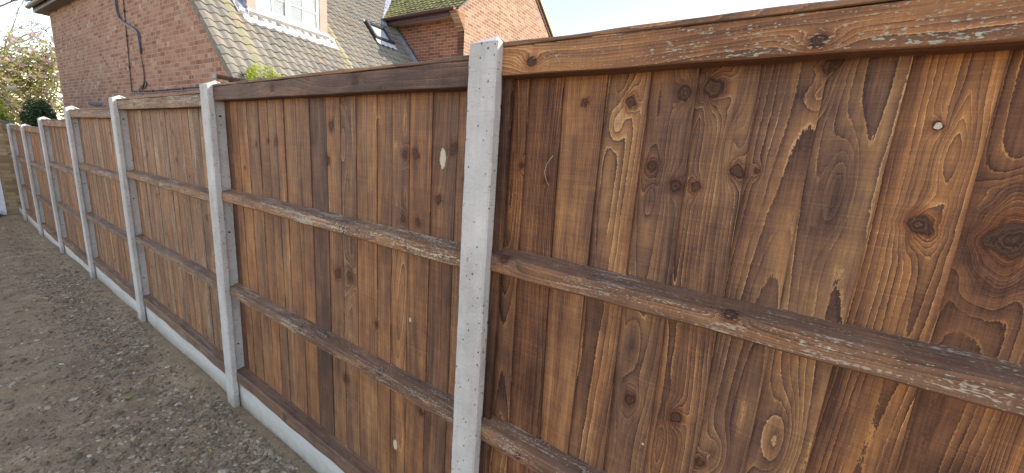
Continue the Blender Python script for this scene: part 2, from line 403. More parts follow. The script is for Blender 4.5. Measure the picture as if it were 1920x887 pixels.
def leaf_mat(name, stops, trans=.35):
    g = NG(name); r = g.attr('rnd').outputs['Fac']
    c = g.ramp(r, stops)
    g.put(g.b.inputs['Base Color'], c); g.b.inputs['Roughness'].default_value = .6
    g.b.inputs['Specular IOR Level'].default_value = .25
    tr = g.n.new('ShaderNodeBsdfTranslucent'); g.put(tr.inputs[0], c)
    mx = g.n.new('ShaderNodeMixShader'); mx.inputs[0].default_value = trans
    g.lk(g.b.outputs[0], mx.inputs[1]); g.lk(tr.outputs[0], mx.inputs[2]); g.lk(mx.outputs[0], g.out.inputs[0])
    return g.m
M_mag = leaf_mat('magnolia_petal', [(0, (.70, .50, .50)), (.5, (.80, .66, .62)), (1, (.85, .78, .72))], .5)
M_magleaf = leaf_mat('magnolia_leaf', [(0, (.20, .22, .06)), (.5, (.33, .34, .11)), (1, (.46, .43, .18))], .45)
M_hedge = leaf_mat('dark_evergreen', [(0, (.03, .06, .03)), (.6, (.055, .105, .05)), (1, (.10, .17, .08))], .15)
M_conif = leaf_mat('yellow_green_leaf', [(0, (.20, .26, .03)), (.5, (.33, .39, .06)), (1, (.46, .50, .11))], .4)
M_weed = leaf_mat('weed_leaf', [(0, (.26, .36, .05)), (.5, (.40, .50, .09)), (1, (.55, .62, .16))], .4)
M_far = leaf_mat('far_leaf', [(0, (.09, .10, .04)), (.5, (.15, .16, .07)), (1, (.22, .22, .12))], .3)

def ground_material():
    g = NG('bare_earth'); o = g.obj()
    n1 = g.noise(o, 1.3, 4, .6); n2 = g.noise(o, 9, 5, .65); n3 = g.noise(o, 60, 4, .7); n4 = g.noise(o, 220, 2, .7)
    v = g.math('ADD', g.math('MULTIPLY', n2, .45), g.math('MULTIPLY', n3, .35)); v = g.math('ADD', v, g.math('MULTIPLY', n4, .25))
    c = g.ramp(v, [(.34, (.18, .12, .072)), (.46, (.31, .212, .128)), (.56, (.41, .285, .178)), (.70, (.54, .41, .27))])
    sand = g.rng(g.math('ADD', n1, g.math('MULTIPLY', g.math('SUBTRACT', n2, .5), .4)), .50, .62, 0, .55)
    c = g.mix(sand, c, g.mix(g.rng(n3, .3, .7), (.23, .165, .10), (.36, .27, .175)))
    vo = g.vor(o, 48); cell = g.wn(vo.outputs['Position']).outputs['Value']
    st = g.rng(vo.outputs['Distance'], .20, .32, 1, 0)
    st = g.math('MULTIPLY', st, g.rng(g.math('ADD', cell, g.math('MULTIPLY', g.math('SUBTRACT', n2, .5), 1.2)), .62, .7))
    sc = g.ramp(g.wn(g.vadd(vo.outputs['Position'], (3, 1, 2))).outputs['Value'], [(0, (.17, .135, .105)), (.5, (.28, .22, .17)), (.85, (.38, .31, .24)), (1, (.54, .47, .39))])
    c = g.mix(g.math('MULTIPLY', st, .9), c, sc)
    h = g.math('ADD', g.math('MULTIPLY', n3, .9), g.math('MULTIPLY', n2, 1.2))
    h = g.math('ADD', h, g.math('MULTIPLY', st, 1.0)); h = g.math('ADD', h, g.math('MULTIPLY', n4, .35))
    return g.fin(c, .95, g.bump(h, .8, .010), .15)
M_ground = ground_material()
def pebble_material():
    g = NG('pebble_stone'); r = g.attr('rnd').outputs['Fac']; o = g.obj()
    c = g.ramp(r, [(0, (.10, .078, .060)), (.25, (.19, .145, .105)), (.5, (.28, .212, .15)), (.75, (.38, .285, .195)), (.9, (.48, .38, .27)), (.97, (.62, .52, .40)), (1, (.74, .66, .55))])
    c = g.mix(g.rng(g.noise(o, 90, 3), .35, .65, .1, .5), c, (.30, .21, .13))
    return g.fin(c, .85, g.bump(g.noise(o, 200, 3), .4, .002), .25)
M_peb = pebble_material()

# ------------------------------------------------------------------ ground
GX = [-40, -14, -12.5, -11.3, -9.4, -7.52, -5.64, -3.76, -1.88, 0, 5, 60]
GZ = [-.33, -.33, -.31, -.275, -.265, -.185, -.115, -.075, -.052, -.045, -.04, -.04]
def gz0(x): return float(np.interp(x, GX, GZ))
def bumps(x, y):
    return (0.010*np.sin(x*3.1+y*1.7)+.007*np.sin(x*7.3-y*5.1+1)+.005*np.sin(x*13.7+y*11.9+2)+.004*np.sin(x*23+y*-19+.5)+.003*np.sin(x*41+y*37))
def gzz(x, y):
    e = np.interp(x, GX, GZ)
    e = e + bumps(x, y)*np.clip((np.abs(y-.05)-.02)/.15, 0, 1)
    e = e + .030*np.exp(-((y+.02)/.10)**2)*(0.35+.65*np.sin(x*2.3+1)**2)*(x > -13)   # soil heaped against the boards
    e = e + np.interp(x, [-14, -1], [0, -.012])*0
    return e
def build_ground():
    xs = np.unique(np.concatenate([[-400, -200, -100, -60, -30, -20, -16], np.linspace(-14, -7, 120), np.linspace(-7, 2.2, 300), [3, 5, 8, 15, 30, 60, 120, 400]]))
    ys = np.unique(np.concatenate([[-400, -200, -80, -30, -12, -6, -3.5, -2.6], np.linspace(-2.2, .4, 110), [.8, 1.5, 3, 6, 12, 30, 80, 200, 400]]))
    X, Y = np.meshgrid(xs, ys, indexing='ij'); Zg = gzz(X, Y)
    far = (np.abs(X) > 20) | (np.abs(Y) > 4)
    Zg = np.where(far, np.interp(X, GX, GZ), Zg)
    V = np.stack([X.ravel(), Y.ravel(), Zg.ravel()], 1); ny = len(ys)
    F = [(i*ny+j, (i+1)*ny+j, (i+1)*ny+j+1, i*ny+j+1) for i in range(len(xs)-1) for j in range(ny-1)]
    tag(mesh_obj('ground', V, F, M_ground, smooth=True), kind='structure')
build_ground()

def build_pebbles():
    bm = bmesh.new(); bmesh.ops.create_icosphere(bm, subdivisions=1, radius=1)
    bv = np.array([v.co[:] for v in bm.verts]); bf = [tuple(v.index for v in f.verts) for f in bm.faces]; bm.free()
    nb = len(bv); Vs = []; Fs = []; As = []; k = 0
    def put(x, y, s, hi):
        nonlocal k
        sc = np.array([s*rng.uniform(.8, 1.5), s*rng.uniform(.6, 1.0), s*rng.uniform(.3, .6)])
        v = bv*(1+rng.uniform(-.22, .22, (nb, 1)))*sc
        a = rng.uniform(0, 6.28); ca, sa = math.cos(a), math.sin(a); b = rng.normal(0, .25); cb, sb = math.cos(b), math.sin(b)
        v = v @ np.array([[1, 0, 0], [0, cb, sb], [0, -sb, cb]]) @ np.array([[ca, sa, 0], [-sa, ca, 0], [0, 0, 1]])
        z = float(gzz(np.array(x), np.array(y)))
        v += (x, y, z + sc[2]*rng.uniform(-.15, .45))
        Vs.append(v); Fs.extend([(f[0]+k, f[1]+k, f[2]+k) for f in bf]); As.append(np.full(nb, hi)); k += nb
    # drifts of stones beside the boards and a thinner scatter over the yard
    n = 0
    while n < 18000:
        x = -0.6 - 11*rng.random()**1.7; y = -1.6*rng.random()**1.15 - .005
        dens = .28 + .9*math.exp(-((y+.22)/.20)**2) + .35*math.exp(-((x+1.3)/.8)**2)
        dens *= .45 + .55*(math.sin(x*2.1+y*3+.7)*math.sin(x*.9-y*4.2) > -.25)
        if x < -7: dens *= .35
        if abs(y) < .02 or rng.random() > dens: continue
        s = float(np.clip(rng.lognormal(-4.86, .45), .0030, .020))
        put(x, y, s, rng.random()); n += 1
    tag(mesh_obj('gravel', np.concatenate(Vs), Fs, M_peb, attrs={'rnd': np.concatenate(As)}), 'loose grey and brown pebbles strewn over the bare earth along the fence', 'gravel', kind='stuff')
build_pebbles()

def build_leaves():
    m = MB()
    spots = [(-1.30, -.40, .007, .3), (-1.72, -.17, .016, .9), (-1.5, -.22, .014, .95), (-2.4, -.35, .03, .25), (-1.42, -.6, .02, .85), (-1.1, -.12, .012, .2)]
    for i in range(60):
        spots.append((-.9-5*random.random()**1.5, -.04-1.1*random.random(), random.uniform(.006, .016), random.choice((.6, .75, .9, .95, .5))))
    for x, y, s, a in spots:
        z = float(gzz(np.array(x), np.array(y))) + .008; an = random.uniform(0, 6.28)
        P = []
        for (p, q) in ((-1, 0), (-.4, .42), (.4, .36), (1, 0), (.4, -.38), (-.4, -.4)):
            X = p*math.cos(an)-q*math.sin(an); Y = p*math.sin(an)+q*math.cos(an)
            P.append((x+X*s, y+Y*s, z+random.uniform(-.2, .5)*s))
        m.add(P, [(0, 1, 5), (1, 2, 4, 5), (2, 3, 4)], a)
    g = leaf_mat('fallen_leaf', [(0, (.22, .36, .06)), (.35, (.28, .40, .08)), (.5, (.20, .13, .06)), (.8, (.45, .33, .15)), (1, (.52, .36, .14))], .2)
    tag(m.build('leaf_litter', g, attr=True), 'small green and tan leaves scattered on the earth by the fence', 'leaf litter', kind='stuff')
build_leaves()

# ------------------------------------------------------------------ wood geometry
class Wood:
    """collects wood surfaces with their grain fields as vertex attributes"""
    def __init__(s, veil=0.0): s.veil = veil; s.V = []; s.F = []; s.A = {k: [] for k in ('ph', 'kd', 'tone', 'lich', 'wd', 'rnd', 'veil', 'gc')}; s.n = 0
    def add(s, V, F, **a):
        s.V.append(V); s.F += [tuple(i+s.n for i in f) for f in F]; s.n += len(V)
        for k in s.A:
            v = a.get(k, s.veil if k == 'veil' else 0.0); v = np.broadcast_to(v, (len(V),)) if k != 'gc' else v
            s.A[k].append(np.array(v))
    def build(s, name, parent, smooth=False):
        A = {k: np.concatenate(v) for k, v in s.A.items()}
        return mesh_obj(name, np.concatenate(s.V), s.F, M_wood, parent, smooth, A)

def gridfaces(nu, nv, base=0, flip=False):
    F = []
    for i in range(nu-1):
        for j in range(nv-1):
            q = (base+i*nv+j, base+(i+1)*nv+j, base+(i+1)*nv+j+1, base+i*nv+j+1)
            F.append(q[::-1] if flip else q)
    return F

def smoothn(t, rs, amp, f):
    return sum(amp/(k+1)*np.sin(t*f*(k+1)*1.7 + rs.uniform(0, 6.28)) for k in range(3))

def board(W, xl0, xl1, xr0, xr1, z0, z1, seed, knots, white, loops, ds, dt, tone, yoff, style=None, rwk=1.0, step=.0045):
    """one feather-edge board. left edge x at top/bottom xl1/xl0; knots: (x,z,r,amp)"""
    rs = np.random.default_rng(seed)
    wdt = .5*((xr0-xl0)+(xr1-xl1)); L = z1-z0
    ns = max(4, int(wdt/ds)+1); nt = max(8, int(L/dt)+1)
    S, T = np.meshgrid(np.linspace(0, 1, ns), np.linspace(0, 1, nt), indexing='ij')
    xl = xl0+(xl1-xl0)*T; xr = xr0+(xr1-xr0)*T
    # slightly wavy sawn edge
    wv = .0012*np.sin(T*L*5+rs.uniform(0, 6))
    X = xl+(xr-xl)*S + wv; Z = z0+L*T
    sm = (S-.5)*wdt; tm = Z
    st = style if style is not None else rs.random()
    if st < .55:   # flat sawn: long arches and islands
        s0 = rs.uniform(-.30, .30)*wdt + smoothn(tm, rs, .012, 1.6)
        d = rs.uniform(.012, .030) + smoothn(tm, rs, rs.uniform(.010, .020), rs.uniform(1.2, 2.6)) + rs.uniform(-.012, .012)*(tm-z0)
        rw = rs.uniform(.0075, .013)*rwk
    else:          # rift sawn: near parallel lines that wander
        s0 = rs.choice([-1, 1])*rs.uniform(.55, 1.1)*wdt + smoothn(tm, rs, .010, 1.3)
        d = rs.uniform(.01, .05) + smoothn(tm, rs, .008, 1.8)
        rw = rs.uniform(.0036, .0062)*rwk
    ph = np.sqrt((sm-s0)**2 + d*np.abs(d)*np.sign(d)*0 + d**2)/rw + 20
    kd = np.full(ph.shape, 9.0)
    for (kx, kz, kr, amp) in knots:
        wx = .20*kr*np.sin(Z/kr*1.3+seed+kx*50)+.12*kr*np.sin(Z/kr*2.9+kz*70); wz = .22*kr*np.sin(X/kr*1.6+seed+kz*40)+.2*kr*np.sin(X/kr*3.3+kx*90)
        dx = X-kx+wx; dz = Z-kz+wz; rho = np.sqrt(dx**2+(dz*.92)**2)
        ph = ph + amp*np.exp(-(dx/(kr*1.9))**2-(dz/(kr*3.6))**2)*1.0
        a1 = np.exp(-(rho/(kr*1.5))**2); ph = ph + a1*amp*.35
        kd = np.minimum(kd, rho/(kr*1.25))
    for (lx, lz, sx, sz, amp) in loops:
        ph = ph + amp*np.exp(-((X-lx)/sx)**2-((Z-lz)/sz)**2)
    wd = np.full(ph.shape, 9.0)
    for (px, pz, ax, az) in white:
        wd = np.minimum(wd, np.sqrt(((X-px)/ax)**2+((Z-pz)/az)**2))
    tw = rs.uniform(-.0010, .0018)
    Y = yoff + step*(1-S) + tw*(T-.5) + .0010*np.sin(T*L*2.1+rs.uniform(0, 6))
    # front skin
    n = ns*nt
    V = np.stack([X.ravel(), Y.ravel(), Z.ravel()], 1)
    gc = np.stack([sm.ravel()+seed*1.37 % 50, tm.ravel()+(seed*.77 % 9), np.full(n, (seed*.31) % 7)], 1)
    W.add(V, gridfaces(ns, nt), ph=ph.ravel(), kd=kd.ravel(), wd=wd.ravel(), tone=tone, rnd=(seed*.173) % 10, lich=0.0, gc=gc)
    # edges and back
    th = .011
    for e in (0, ns-1):
        Ve = V.reshape(ns, nt, 3)[e]; Vb = Ve + (0, th if e else th*.7, 0)
        VV = np.concatenate([Ve, Vb]); FF = [(j, j+1, nt+j+1, nt+j) if e == 0 else (j, nt+j, nt+j+1, j+1) for j in range(nt-1)]
        g2 = gc.reshape(ns, nt, 3)[e]; g3 = g2 + (.01, 0, 0)
        W.add(VV, FF, ph=np.tile(ph[e], 2), kd=9.0, wd=9.0, tone=tone-.12, rnd=(seed*.173) % 10, lich=0.0, gc=np.concatenate([g2, g3]))
    a = V.reshape(ns, nt, 3); q = [a[0, 0]+(0, th*.7, 0), a[-1, 0]+(0, th, 0), a[-1, -1]+(0, th, 0), a[0, -1]+(0, th*.7, 0)]
    W.add(np.array(q), [(0, 1, 2, 3)], ph=np.array([20, 24, 24, 20.]), kd=9.0, wd=9.0, tone=tone-.05, rnd=(seed*.173) % 10, lich=0.0,
          gc=np.array([[0, z0, 1], [wdt, z0, 1], [wdt, z1, 1], [0, z1, 1]]))

def rail(name, parent, x0, x1, y0, y1, z0, z1, seed, lich=(0, 0), knots=(), tone=.42, bevel=.004, topslope=0.0, dx=.012, sag=0.0):
    """horizontal timber: rounded box swept along x, grain from one solid log"""
    rs = np.random.default_rng(seed)
    b = bevel
    prof = [(y0, z0+b), (y0, z1-b-topslope), (y0+b, z1-topslope), (y1, z1), (y1, z0), (y0+b, z0)]
    # refine the profile
    P = []
    for i in range(len(prof)):
        a = np.array(prof[i]); c = np.array(prof[(i+1) % len(prof)]); L = np.linalg.norm(c-a); k = max(1, int(L/.010))
        for j in range(k): P.append(a+(c-a)*j/k)
    P = np.array(P); m = len(P); n = max(6, int((x1-x0)/dx))
    xs = np.linspace(x0, x1, n)
    cum = np.concatenate([[0], np.cumsum(np.linalg.norm(np.diff(P, axis=0), axis=1))])
    X = np.repeat(xs, m).reshape(n, m); Yp = np.tile(P[:, 0], (n, 1)); Zp = np.tile(P[:, 1], (n, 1)); Sp = np.tile(cum, (n, 1))
    wob = .0012*np.sin(X*9+rs.uniform(0, 6)) + .0008*np.sin(X*23+rs.uniform(0, 6))
    sg = -sag*np.sin((X-x0)/(x1-x0)*math.pi)
    cy = (y0+y1)/2; cz = (z0+z1)/2
    Y = Yp + wob*np.sign(Yp-cy); Z = Zp + wob*.7*np.sign(Zp-cz) + sg
    py = y1 + rs.uniform(-.01, .05) + smoothn(X, rs, .006, 2); pz = cz + rs.uniform(-.05, .05) + smoothn(X, rs, .012, 1.6)
    ph = np.sqrt((Yp-py)**2+(Zp-pz)**2)/rs.uniform(.0028, .0042) + 20
    kd = np.full(ph.shape, 9.0)
    for (kx, kz, kr, amp) in knots:
        rho = np.sqrt((X-kx)**2*.75+(Zp-kz)**2)
        front = np.where(Yp < y0+.02, 0, 1.0)
        ph = ph + amp*np.exp(-((X-kx)/(kr*3.2))**2-((Zp-kz)/(kr*1.6))**2)
        kd = np.minimum(kd, rho/kr + front*3)
    l = np.interp(X, np.linspace(x0, x1, len(lich)), lich)
    l = l - np.where(Zp > z1-topslope-b*.6, .10, 0) - np.where((Yp > y0+b*.5) & (Zp < z0+.01), .8, 0)
    V = np.stack([X.ravel(), Y.ravel(), Z.ravel()], 1)
    gc = np.stack([Sp.ravel()+seed*.37, X.ravel()+seed*.11, np.full(n*m, (seed*.41) % 7)], 1)
    F = []
    for i in range(n-1):
        for j in range(m):
            F.append((i*m+j, i*m+(j+1) % m, (i+1)*m+(j+1) % m, (i+1)*m+j))
    W = Wood(.10 if name == 'top_rail' and seed < 62 else .26)
    under = ((Yp > y0+b*.5) & (Zp < z0+.004))  # underside darker: less weathered wood, plus shade put into the tone
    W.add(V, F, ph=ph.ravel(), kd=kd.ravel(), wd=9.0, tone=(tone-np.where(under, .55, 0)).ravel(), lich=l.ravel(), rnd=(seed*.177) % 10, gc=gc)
    for e in (0, n-1):
        a = V.reshape(n, m, 3)[e]; f = tuple(range(m)); f = f[::-1] if e == 0 else f
        W.add(a, [f], ph=ph[e], kd=9.0, wd=9.0, tone=tone-.2, lich=0.0, rnd=1.0, gc=gc.reshape(n, m, 3)[e])
    return W.build(name, parent)

# ------------------------------------------------------------------ fence
S = 1.88; PW = .096
PT = [1.893, 1.868, 1.846, 1.792, 1.679, 1.568, 1.559]     # post tops
def bottoms(n): return gz0(-n*S)

def post(name, x, ztop, zg, seed):
    c = .005
    prof = [(c, 0), (PW-c, 0), (PW, c), (PW, .030), (PW-.021, .033), (PW-.021, .081), (PW, .084), (PW, .112), (0, .112), (0, .084), (.021, .081), (.021, .033), (0, .030), (0, c)]
    rs = np.random.default_rng(seed); m = len(prof)
    zb = zg-.30; zs = np.linspace(zb, ztop, 90)
    V = []
    ph = rs.uniform(0, 6, 4)
    lean = rs.normal(0, .0012)
    for i, z in enumerate(zs):
        for (px, py) in prof:
            j = .0004*math.sin(z*9+ph[0]+px*30)+.0006*math.sin(z*31+ph[1]+py*50)+rs.normal(0, .00035)
            V.append((px + j + lean*(z-zg), py + .0004*math.sin(z*13+ph[2]) + rs.normal(0, .00035), z))
    F = [(i*m+j, i*m+(j+1) % m, (i+1)*m+(j+1) % m, (i+1)*m+j) for i in range(89) for j in range(m)]
    F.append(tuple(range(m))[::-1])
    k = len(V); V.append((PW/2+.004, .056, ztop+.030))
    F += [(89*m+j, 89*m+(j+1) % m, k) for j in range(m)]
    V = [(a_, b_, c_-zg) for a_, b_, c_ in V]
    t = mesh_obj(name, V, F, M_conc, None, loc=(x, 0, zg))
    # cast-through holes in the slot, drawn as small dark discs
    for z in (ztop-.155, ztop-.80, zg+.42):
        z -= zg; hb = MB(); hb.tube([(PW-.0225, .057, z), (PW-.0195, .057, z)], .0055, 10)
        hb.build('fixing_hole', M_hole, t)
    return t
M_hole = simple('dark_hole', (.035, .022, .015), .9, 60, .4)

post_words = ['concrete fence post nearest the camera, standing between the two closest fence panels',
 'second concrete fence post from the right, top beside the end of the brown house gutter',
 'third concrete fence post from the right, top just left of where the wall cable turns',
 'fourth concrete fence post from the right, topped below the small grey vent pipe',
 'fifth concrete fence post from the right, its top reaching the dark evergreen bush',
 'sixth concrete fence post from the right, second nearest to the buff brick outbuilding',
 'seventh and farthest concrete fence post, nearest the buff brick outbuilding']
for n in range(7):
    t = post('concrete_post', -n*S, PT[n], bottoms(n), 40+n)
    tag(t, post_words[n], 'fence post', 'slotted concrete posts of the fence')

# gravel boards
gb_words = ['pale concrete gravel board under the nearest fence panel, right of the nearest post',
 'pale concrete gravel board under the second panel, longest one in view at bottom centre',
 'pale concrete gravel board between the second and third fence posts from the right',
 'pale concrete gravel board between the third and fourth fence posts from the right',
 'pale concrete gravel board between the fourth and fifth fence posts from the right',
 'pale concrete gravel board between the fifth and sixth fence posts from the right',
 'pale concrete gravel board between the sixth and seventh posts from the right',
 'short concrete gravel board at the far end of the fence, against the buff brick outbuilding']
GBT = [.125, .122, .105, .065, -.03, -.10, -.11, -.12]     # gravel board tops
def panel_x(n): # panel n lies between post n (right) and post n-1 ... n=0 is right of nearest post
    return (-n*S + PW - .018 + .002, -(n-1)*S + .018)
for n in range(0, 8):
    if n == 0: x0, x1 = panel_x(0)[0], 1.80
    elif n == 7: x0, x1 = -12.40, -6*S+.018
    else: x0, x1 = panel_x(n)
    g = MB(); zt = GBT[n]; zb = zt-.30
    b = .006
    pr = [(x0, .040, zb-zt), (x0, .040, -b), (x0, .040+b, 0), (x0, .074, 0), (x0, .074, zb-zt)]
    g.prism(pr, (x1-x0, 0, 0))
    if n == 0: continue
    gbo = g.build('gravel_board', M_gb); gbo.location.z = zt
    tag(gbo, gb_words[n], 'gravel board', 'concrete gravel boards under the panels')

# knots read off the photograph (metres on the fence plane)
KN = {0: [(.602, 1.772, .014, 5), (.548, 1.765, .011, -3), (.432, 1.747, .009, 3), (.316, 1.748, .007, 3), (.500, 1.605, .009, -4), (.558, 1.566, .009, 3), (.597, 1.568, .007, -3),
          (.670, 1.606, .009, 3), (.706, 1.610, .004, 2), (.789, 1.808, .010, 3), (.944, 1.701, .005, 2), (.958, 1.538, .012, -5), (1.062, 1.534, .020, 15), (.526, 1.011, .010, -5), (.638, 1.014, .010, 4),
          (.707, .923, .007, 3), (.143, 1.583, .006, 3), (.23, 1.55, .006, 2)],
      1: [(-.764, 1.056, .016, 4), (-.674, 1.058, .016, 5), (-.715, .564, .014, 7), (-.34, 1.587, .011, 3), (-.287, 1.590, .012, -3), (-.819, 1.539, .012, 2), (-.785, 1.68, .014, 3), (-1.25, 1.601, .012, 3),
          (-.174, 1.447, .010, -3), (-.344, 1.357, .010, 3), (-.269, 1.355, .009, 2), (-.116, 1.615, .012, 3), (-1.45, 1.58, .008, 2), (-1.33, 1.60, .008, 2), (-1.60, 1.45, .007, 2), (-.23, .62, .01, 3), (-.5, .9, .008, 3)]}
WP = {0: [(.944, 1.701, .0055, .006), (.706, 1.612, .003, .004), (.575, .905, .003, .006), (.838, .93, .002, .002)],
      1: [(-.161, 1.583, .014, .033), (-.379, .395, .013, .026), (-.30, .98, .006, .012), (-1.245, .9, .004, .004)],
      2: [(-2.02, 1.60, .02, .05), (-2.00, .75, .03, .05)]}
LP = {0: [(.837, 1.586, .020, .085, 5.0), (.968, 1.650, .022, .065, -3.5), (.513, 1.171, .018, .07, 3.2), (.405, 1.70, .02, .05, 3.0), (.652, 1.66, .014, .05, 3.0), (.505, 1.53, .012, .05, 2.6), (1.05, 1.50, .03, .14, 4), (.84, 1.05, .03, .11, 5), (.335, 1.72, .012, .03, 2.6), (.735, .96, .022, .06, 4), (.78, 1.75, .02, .03, 2.0)],
      1: [(-.70, 1.62, .03, .14, 4), (-.38, 1.5, .015, .16, 3), (-.70, 1.02, .03, .11, 3), (-.71, .56, .028, .10, 4)]}
BX0 = [(.078, .078), (.144, .163), (.248, .276), (.366, .372), (.466, .478), (.566, .584), (.675, .695), (.781, .789), (.887, .891), (.993, 1.016), (1.098, 1.114), (1.205, 1.21), (1.31, 1.318), (1.42, 1.42), (1.53, 1.53), (1.64, 1.64), (1.75, 1.75), (1.80, 1.80)]
TONE0 = [.40, .12, .52, .50, .42, .34, .46, .46, .44, .26, .50, .4, .45, .5, .4, .4, .4]
ST0 = [.3, .8, .8, .3, .3, .2, .3, .2, .3, .2, .8, .4, .8, .4, .4, .5, .5]
BX1 = [-1.808, -1.742, -1.655, -1.545, -1.422, -1.326, -1.245, -1.171, -1.068, -.953, -.829, -.726, -.625, -.499, -.415, -.323, -.214, -.104, .018]
TONE1 = [.12, .50, .48, .46, .50, .46, .52, .50, .46, .16, .42, .44, .54, .50, .50, .44, .26, .46, .48]
ST1 = [.8, .8, .6, .8, .6, .8, .6, .8, .7, .9, .8, .2, .6, .8, .3, .7, .8, .3, .7]

panel_words = ['nearest fence panel, large knotty brown boards filling the right half',
 'second fence panel, narrow brown boards with a pale oval patch near its right edge',
 'third fence panel from the right, boards streaked with pale lichen, below the wall cable',
 'fourth fence panel from the right, just below the small grey vent pipe',
 'fifth fence panel from the right, between the fourth and fifth concrete posts',
 'sixth fence panel from the right, in front of the dark evergreen bush',
 'seventh fence panel from the right, between the two farthest concrete posts',
 'last fence panel in shadow against the buff brick outbuilding']
for n in range(0, 8):
    if n == 0: x0, x1 = panel_x(0)[0], 1.80
    elif n == 7: x0, x1 = -12.40, -6*S+.018
    else: x0, x1 = panel_x(n)
    zb = GBT[n]+.003
    zt = [1.895, 1.872, 1.842, 1.778, 1.672, 1.562, 1.552, 1.545][n]
    t = empty('fence_panel', (0, 0, 0))
    t.location = (x0, .05, zb)
    inv = Matrix.Translation((-x0, -.05, -zb))
    tag(t, panel_words[n], 'fence panel', 'close board timber panels of the fence')
    W = Wood([0, .08, .20, .16, .16, .16, .14, .1][n])
    if n == 0: ds, dt = .0045, .007
    elif n == 1: ds, dt = .006, .010
    else: ds, dt = .012, .025
    zb_b = zb+.02; ztb = zt-.006
    if n == 0:
        board(W, .0755, .0755, .106, .106, zb_b, ztb, 97, [], [], [], ds, dt, .22, .060, .9, 1.0, .001)
        for i in range(len(BX0)-1):
            (a1, a0), (c1, c0) = BX0[i], BX0[i+1]
            # lean given at z=.8 and z=1.81 ; extend to the board ends
            def ext(tp, bt): k = (tp-bt)/1.0; return bt+k*(zb_b-.82), tp+k*(ztb-1.81)
            a0, a1 = ext(a1, a0); c0, c1 = ext(c1, c0)
            ks = [k for k in KN[0] if a1-.03 < k[0] < c1+.03]; ls = [k for k in LP[0] if a1-.05 < k[0] < c1+.05]
            board(W, a0, a1, c0+.004, c1+.004, zb_b, ztb, 101+i*7, ks, WP[0], ls, ds, dt, TONE0[i], .078, ST0[i], 1.0, .0065)
    elif n == 1:
        for i in range(len(BX1)-1):
            a, c = BX1[i], BX1[i+1]
            ks = [k for k in KN[1] if a-.02 < k[0] < c+.02]; ls = [k for k in LP[1] if a-.05 < k[0] < c+.05]
            board(W, a, a, c+.004, c+.004, zb_b, ztb, 301+i*5, ks, WP[1], ls, ds, dt, TONE1[i], .078, ST1[i], 1.0, .0028)
    else:
        rs = np.random.default_rng(500+n); x = x0; i = 0
        while x < x1-.01:
            c = min(x1, x+rs.uniform(.085, .115))
            if x1-c < .04: c = x1
            ks = [(rs.uniform(x, c), rs.uniform(zb_b, ztb), rs.uniform(.006, .013), rs.choice([-3, 3])) for _ in range(rs.integers(1, 4))]
            board(W, x, x, c+.004, c+.004, zb_b, ztb, 600+n*40+i, ks, WP.get(n, []), [], ds, dt, float(np.clip(rs.normal(.48, .07), .25, .62)), .078, rs.uniform(.2, 1), 1.0, .0016)
            x = c; i += 1
    if n >= 2:   # pale lichen streaks on the third panel
        for k, A in enumerate(W.A['lich']):
            W.A['lich'][k] = np.full(len(A), (.55 if (k//4) % 5 in (1, 3) else .22) if n == 2 else (.6 if (k//4) % 6 == 2 else .15))
    ob = W.build('boarding', t); ob.matrix_parent_inverse = inv
    h1 = zt-.552; h2 = h1-.548
    if n == 0: specs = [('top_rail', .027, .078, 1.812, zt-.012, (.45, .72, .78, .80, .82), [(.185, 1.842, .012, 4), (.759, 1.833, .011, 4)], .50, .003, 0),
                        ('middle_rail', .027, .082, 1.270, 1.338, (.2, .5, .6, .75, .8, .8), [(.711, 1.318, .010, 5), (.140, 1.318, .012, 4)], .26, .005, .018),
                        ('lower_rail', .027, .082, .697, .768, (.55, .65, .6, .6), [(.24, .722, .010, 4)], .24, .005, .018),
                        ('bottom_rail', .027, .082, zb, zb+.085, (.2, .3), [], .34, .005, .012)]
    elif n == 1: specs = [('top_rail', .027, .078, 1.790, zt-.012, (.25, .5, .4, .35), [(-1.15, 1.83, .012, 4), (-.55, 1.83, .012, 4)], .10, .003, 0),
                        ('middle_rail', .027, .082, 1.254, 1.320, (.35, .6, .65, .9, .95), [(-.642, 1.27, .012, 4), (-1.52, 1.285, .008, 4)], .38, .005, .018),
                        ('lower_rail', .027, .082, .692, .758, (.5, .55, .6, .45), [(-.414, .74, .009, 4), (-1.0, .735, .010, 4)], .24, .005, .018),
                        ('bottom_rail', .027, .082, zb, zb+.085, (.15, .2, .2), [(-1.2, .16, .012, 4)], .16, .005, .012)]
    else:
        rs = np.random.default_rng(900+n)
        mk = lambda zc: [(rs.uniform(x0+.2, x1-.2), zc, .011, 4) for _ in range(2)]
        specs = [('top_rail', .027, .078, zt-.082, zt-.012, (.4, .5, .6), mk(zt-.05), .34, .003, 0),
                 ('middle_rail', .027, .082, h1-.066, h1, (.55, .75, .65), mk(h1-.04), .34, .005, .018),
                 ('lower_rail', .027, .082, h2-.066, h2, (.5, .35, .3), mk(h2-.04), .24, .005, .018),
                 ('bottom_rail', .027, .082, zb, zb+.085, (.5, .3), [], .24, .005, .012)]
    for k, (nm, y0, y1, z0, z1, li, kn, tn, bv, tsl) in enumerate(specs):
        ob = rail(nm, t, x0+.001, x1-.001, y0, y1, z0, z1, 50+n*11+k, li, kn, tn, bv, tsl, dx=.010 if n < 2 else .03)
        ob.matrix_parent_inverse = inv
    ob = rail('capping_strip', t, x0+.001, x1-.001, .0255, .100, zt-.0115, zt, 70+n, (.1, .1), [], .40, .002, 0, dx=.02)
    ob.matrix_parent_inverse = inv

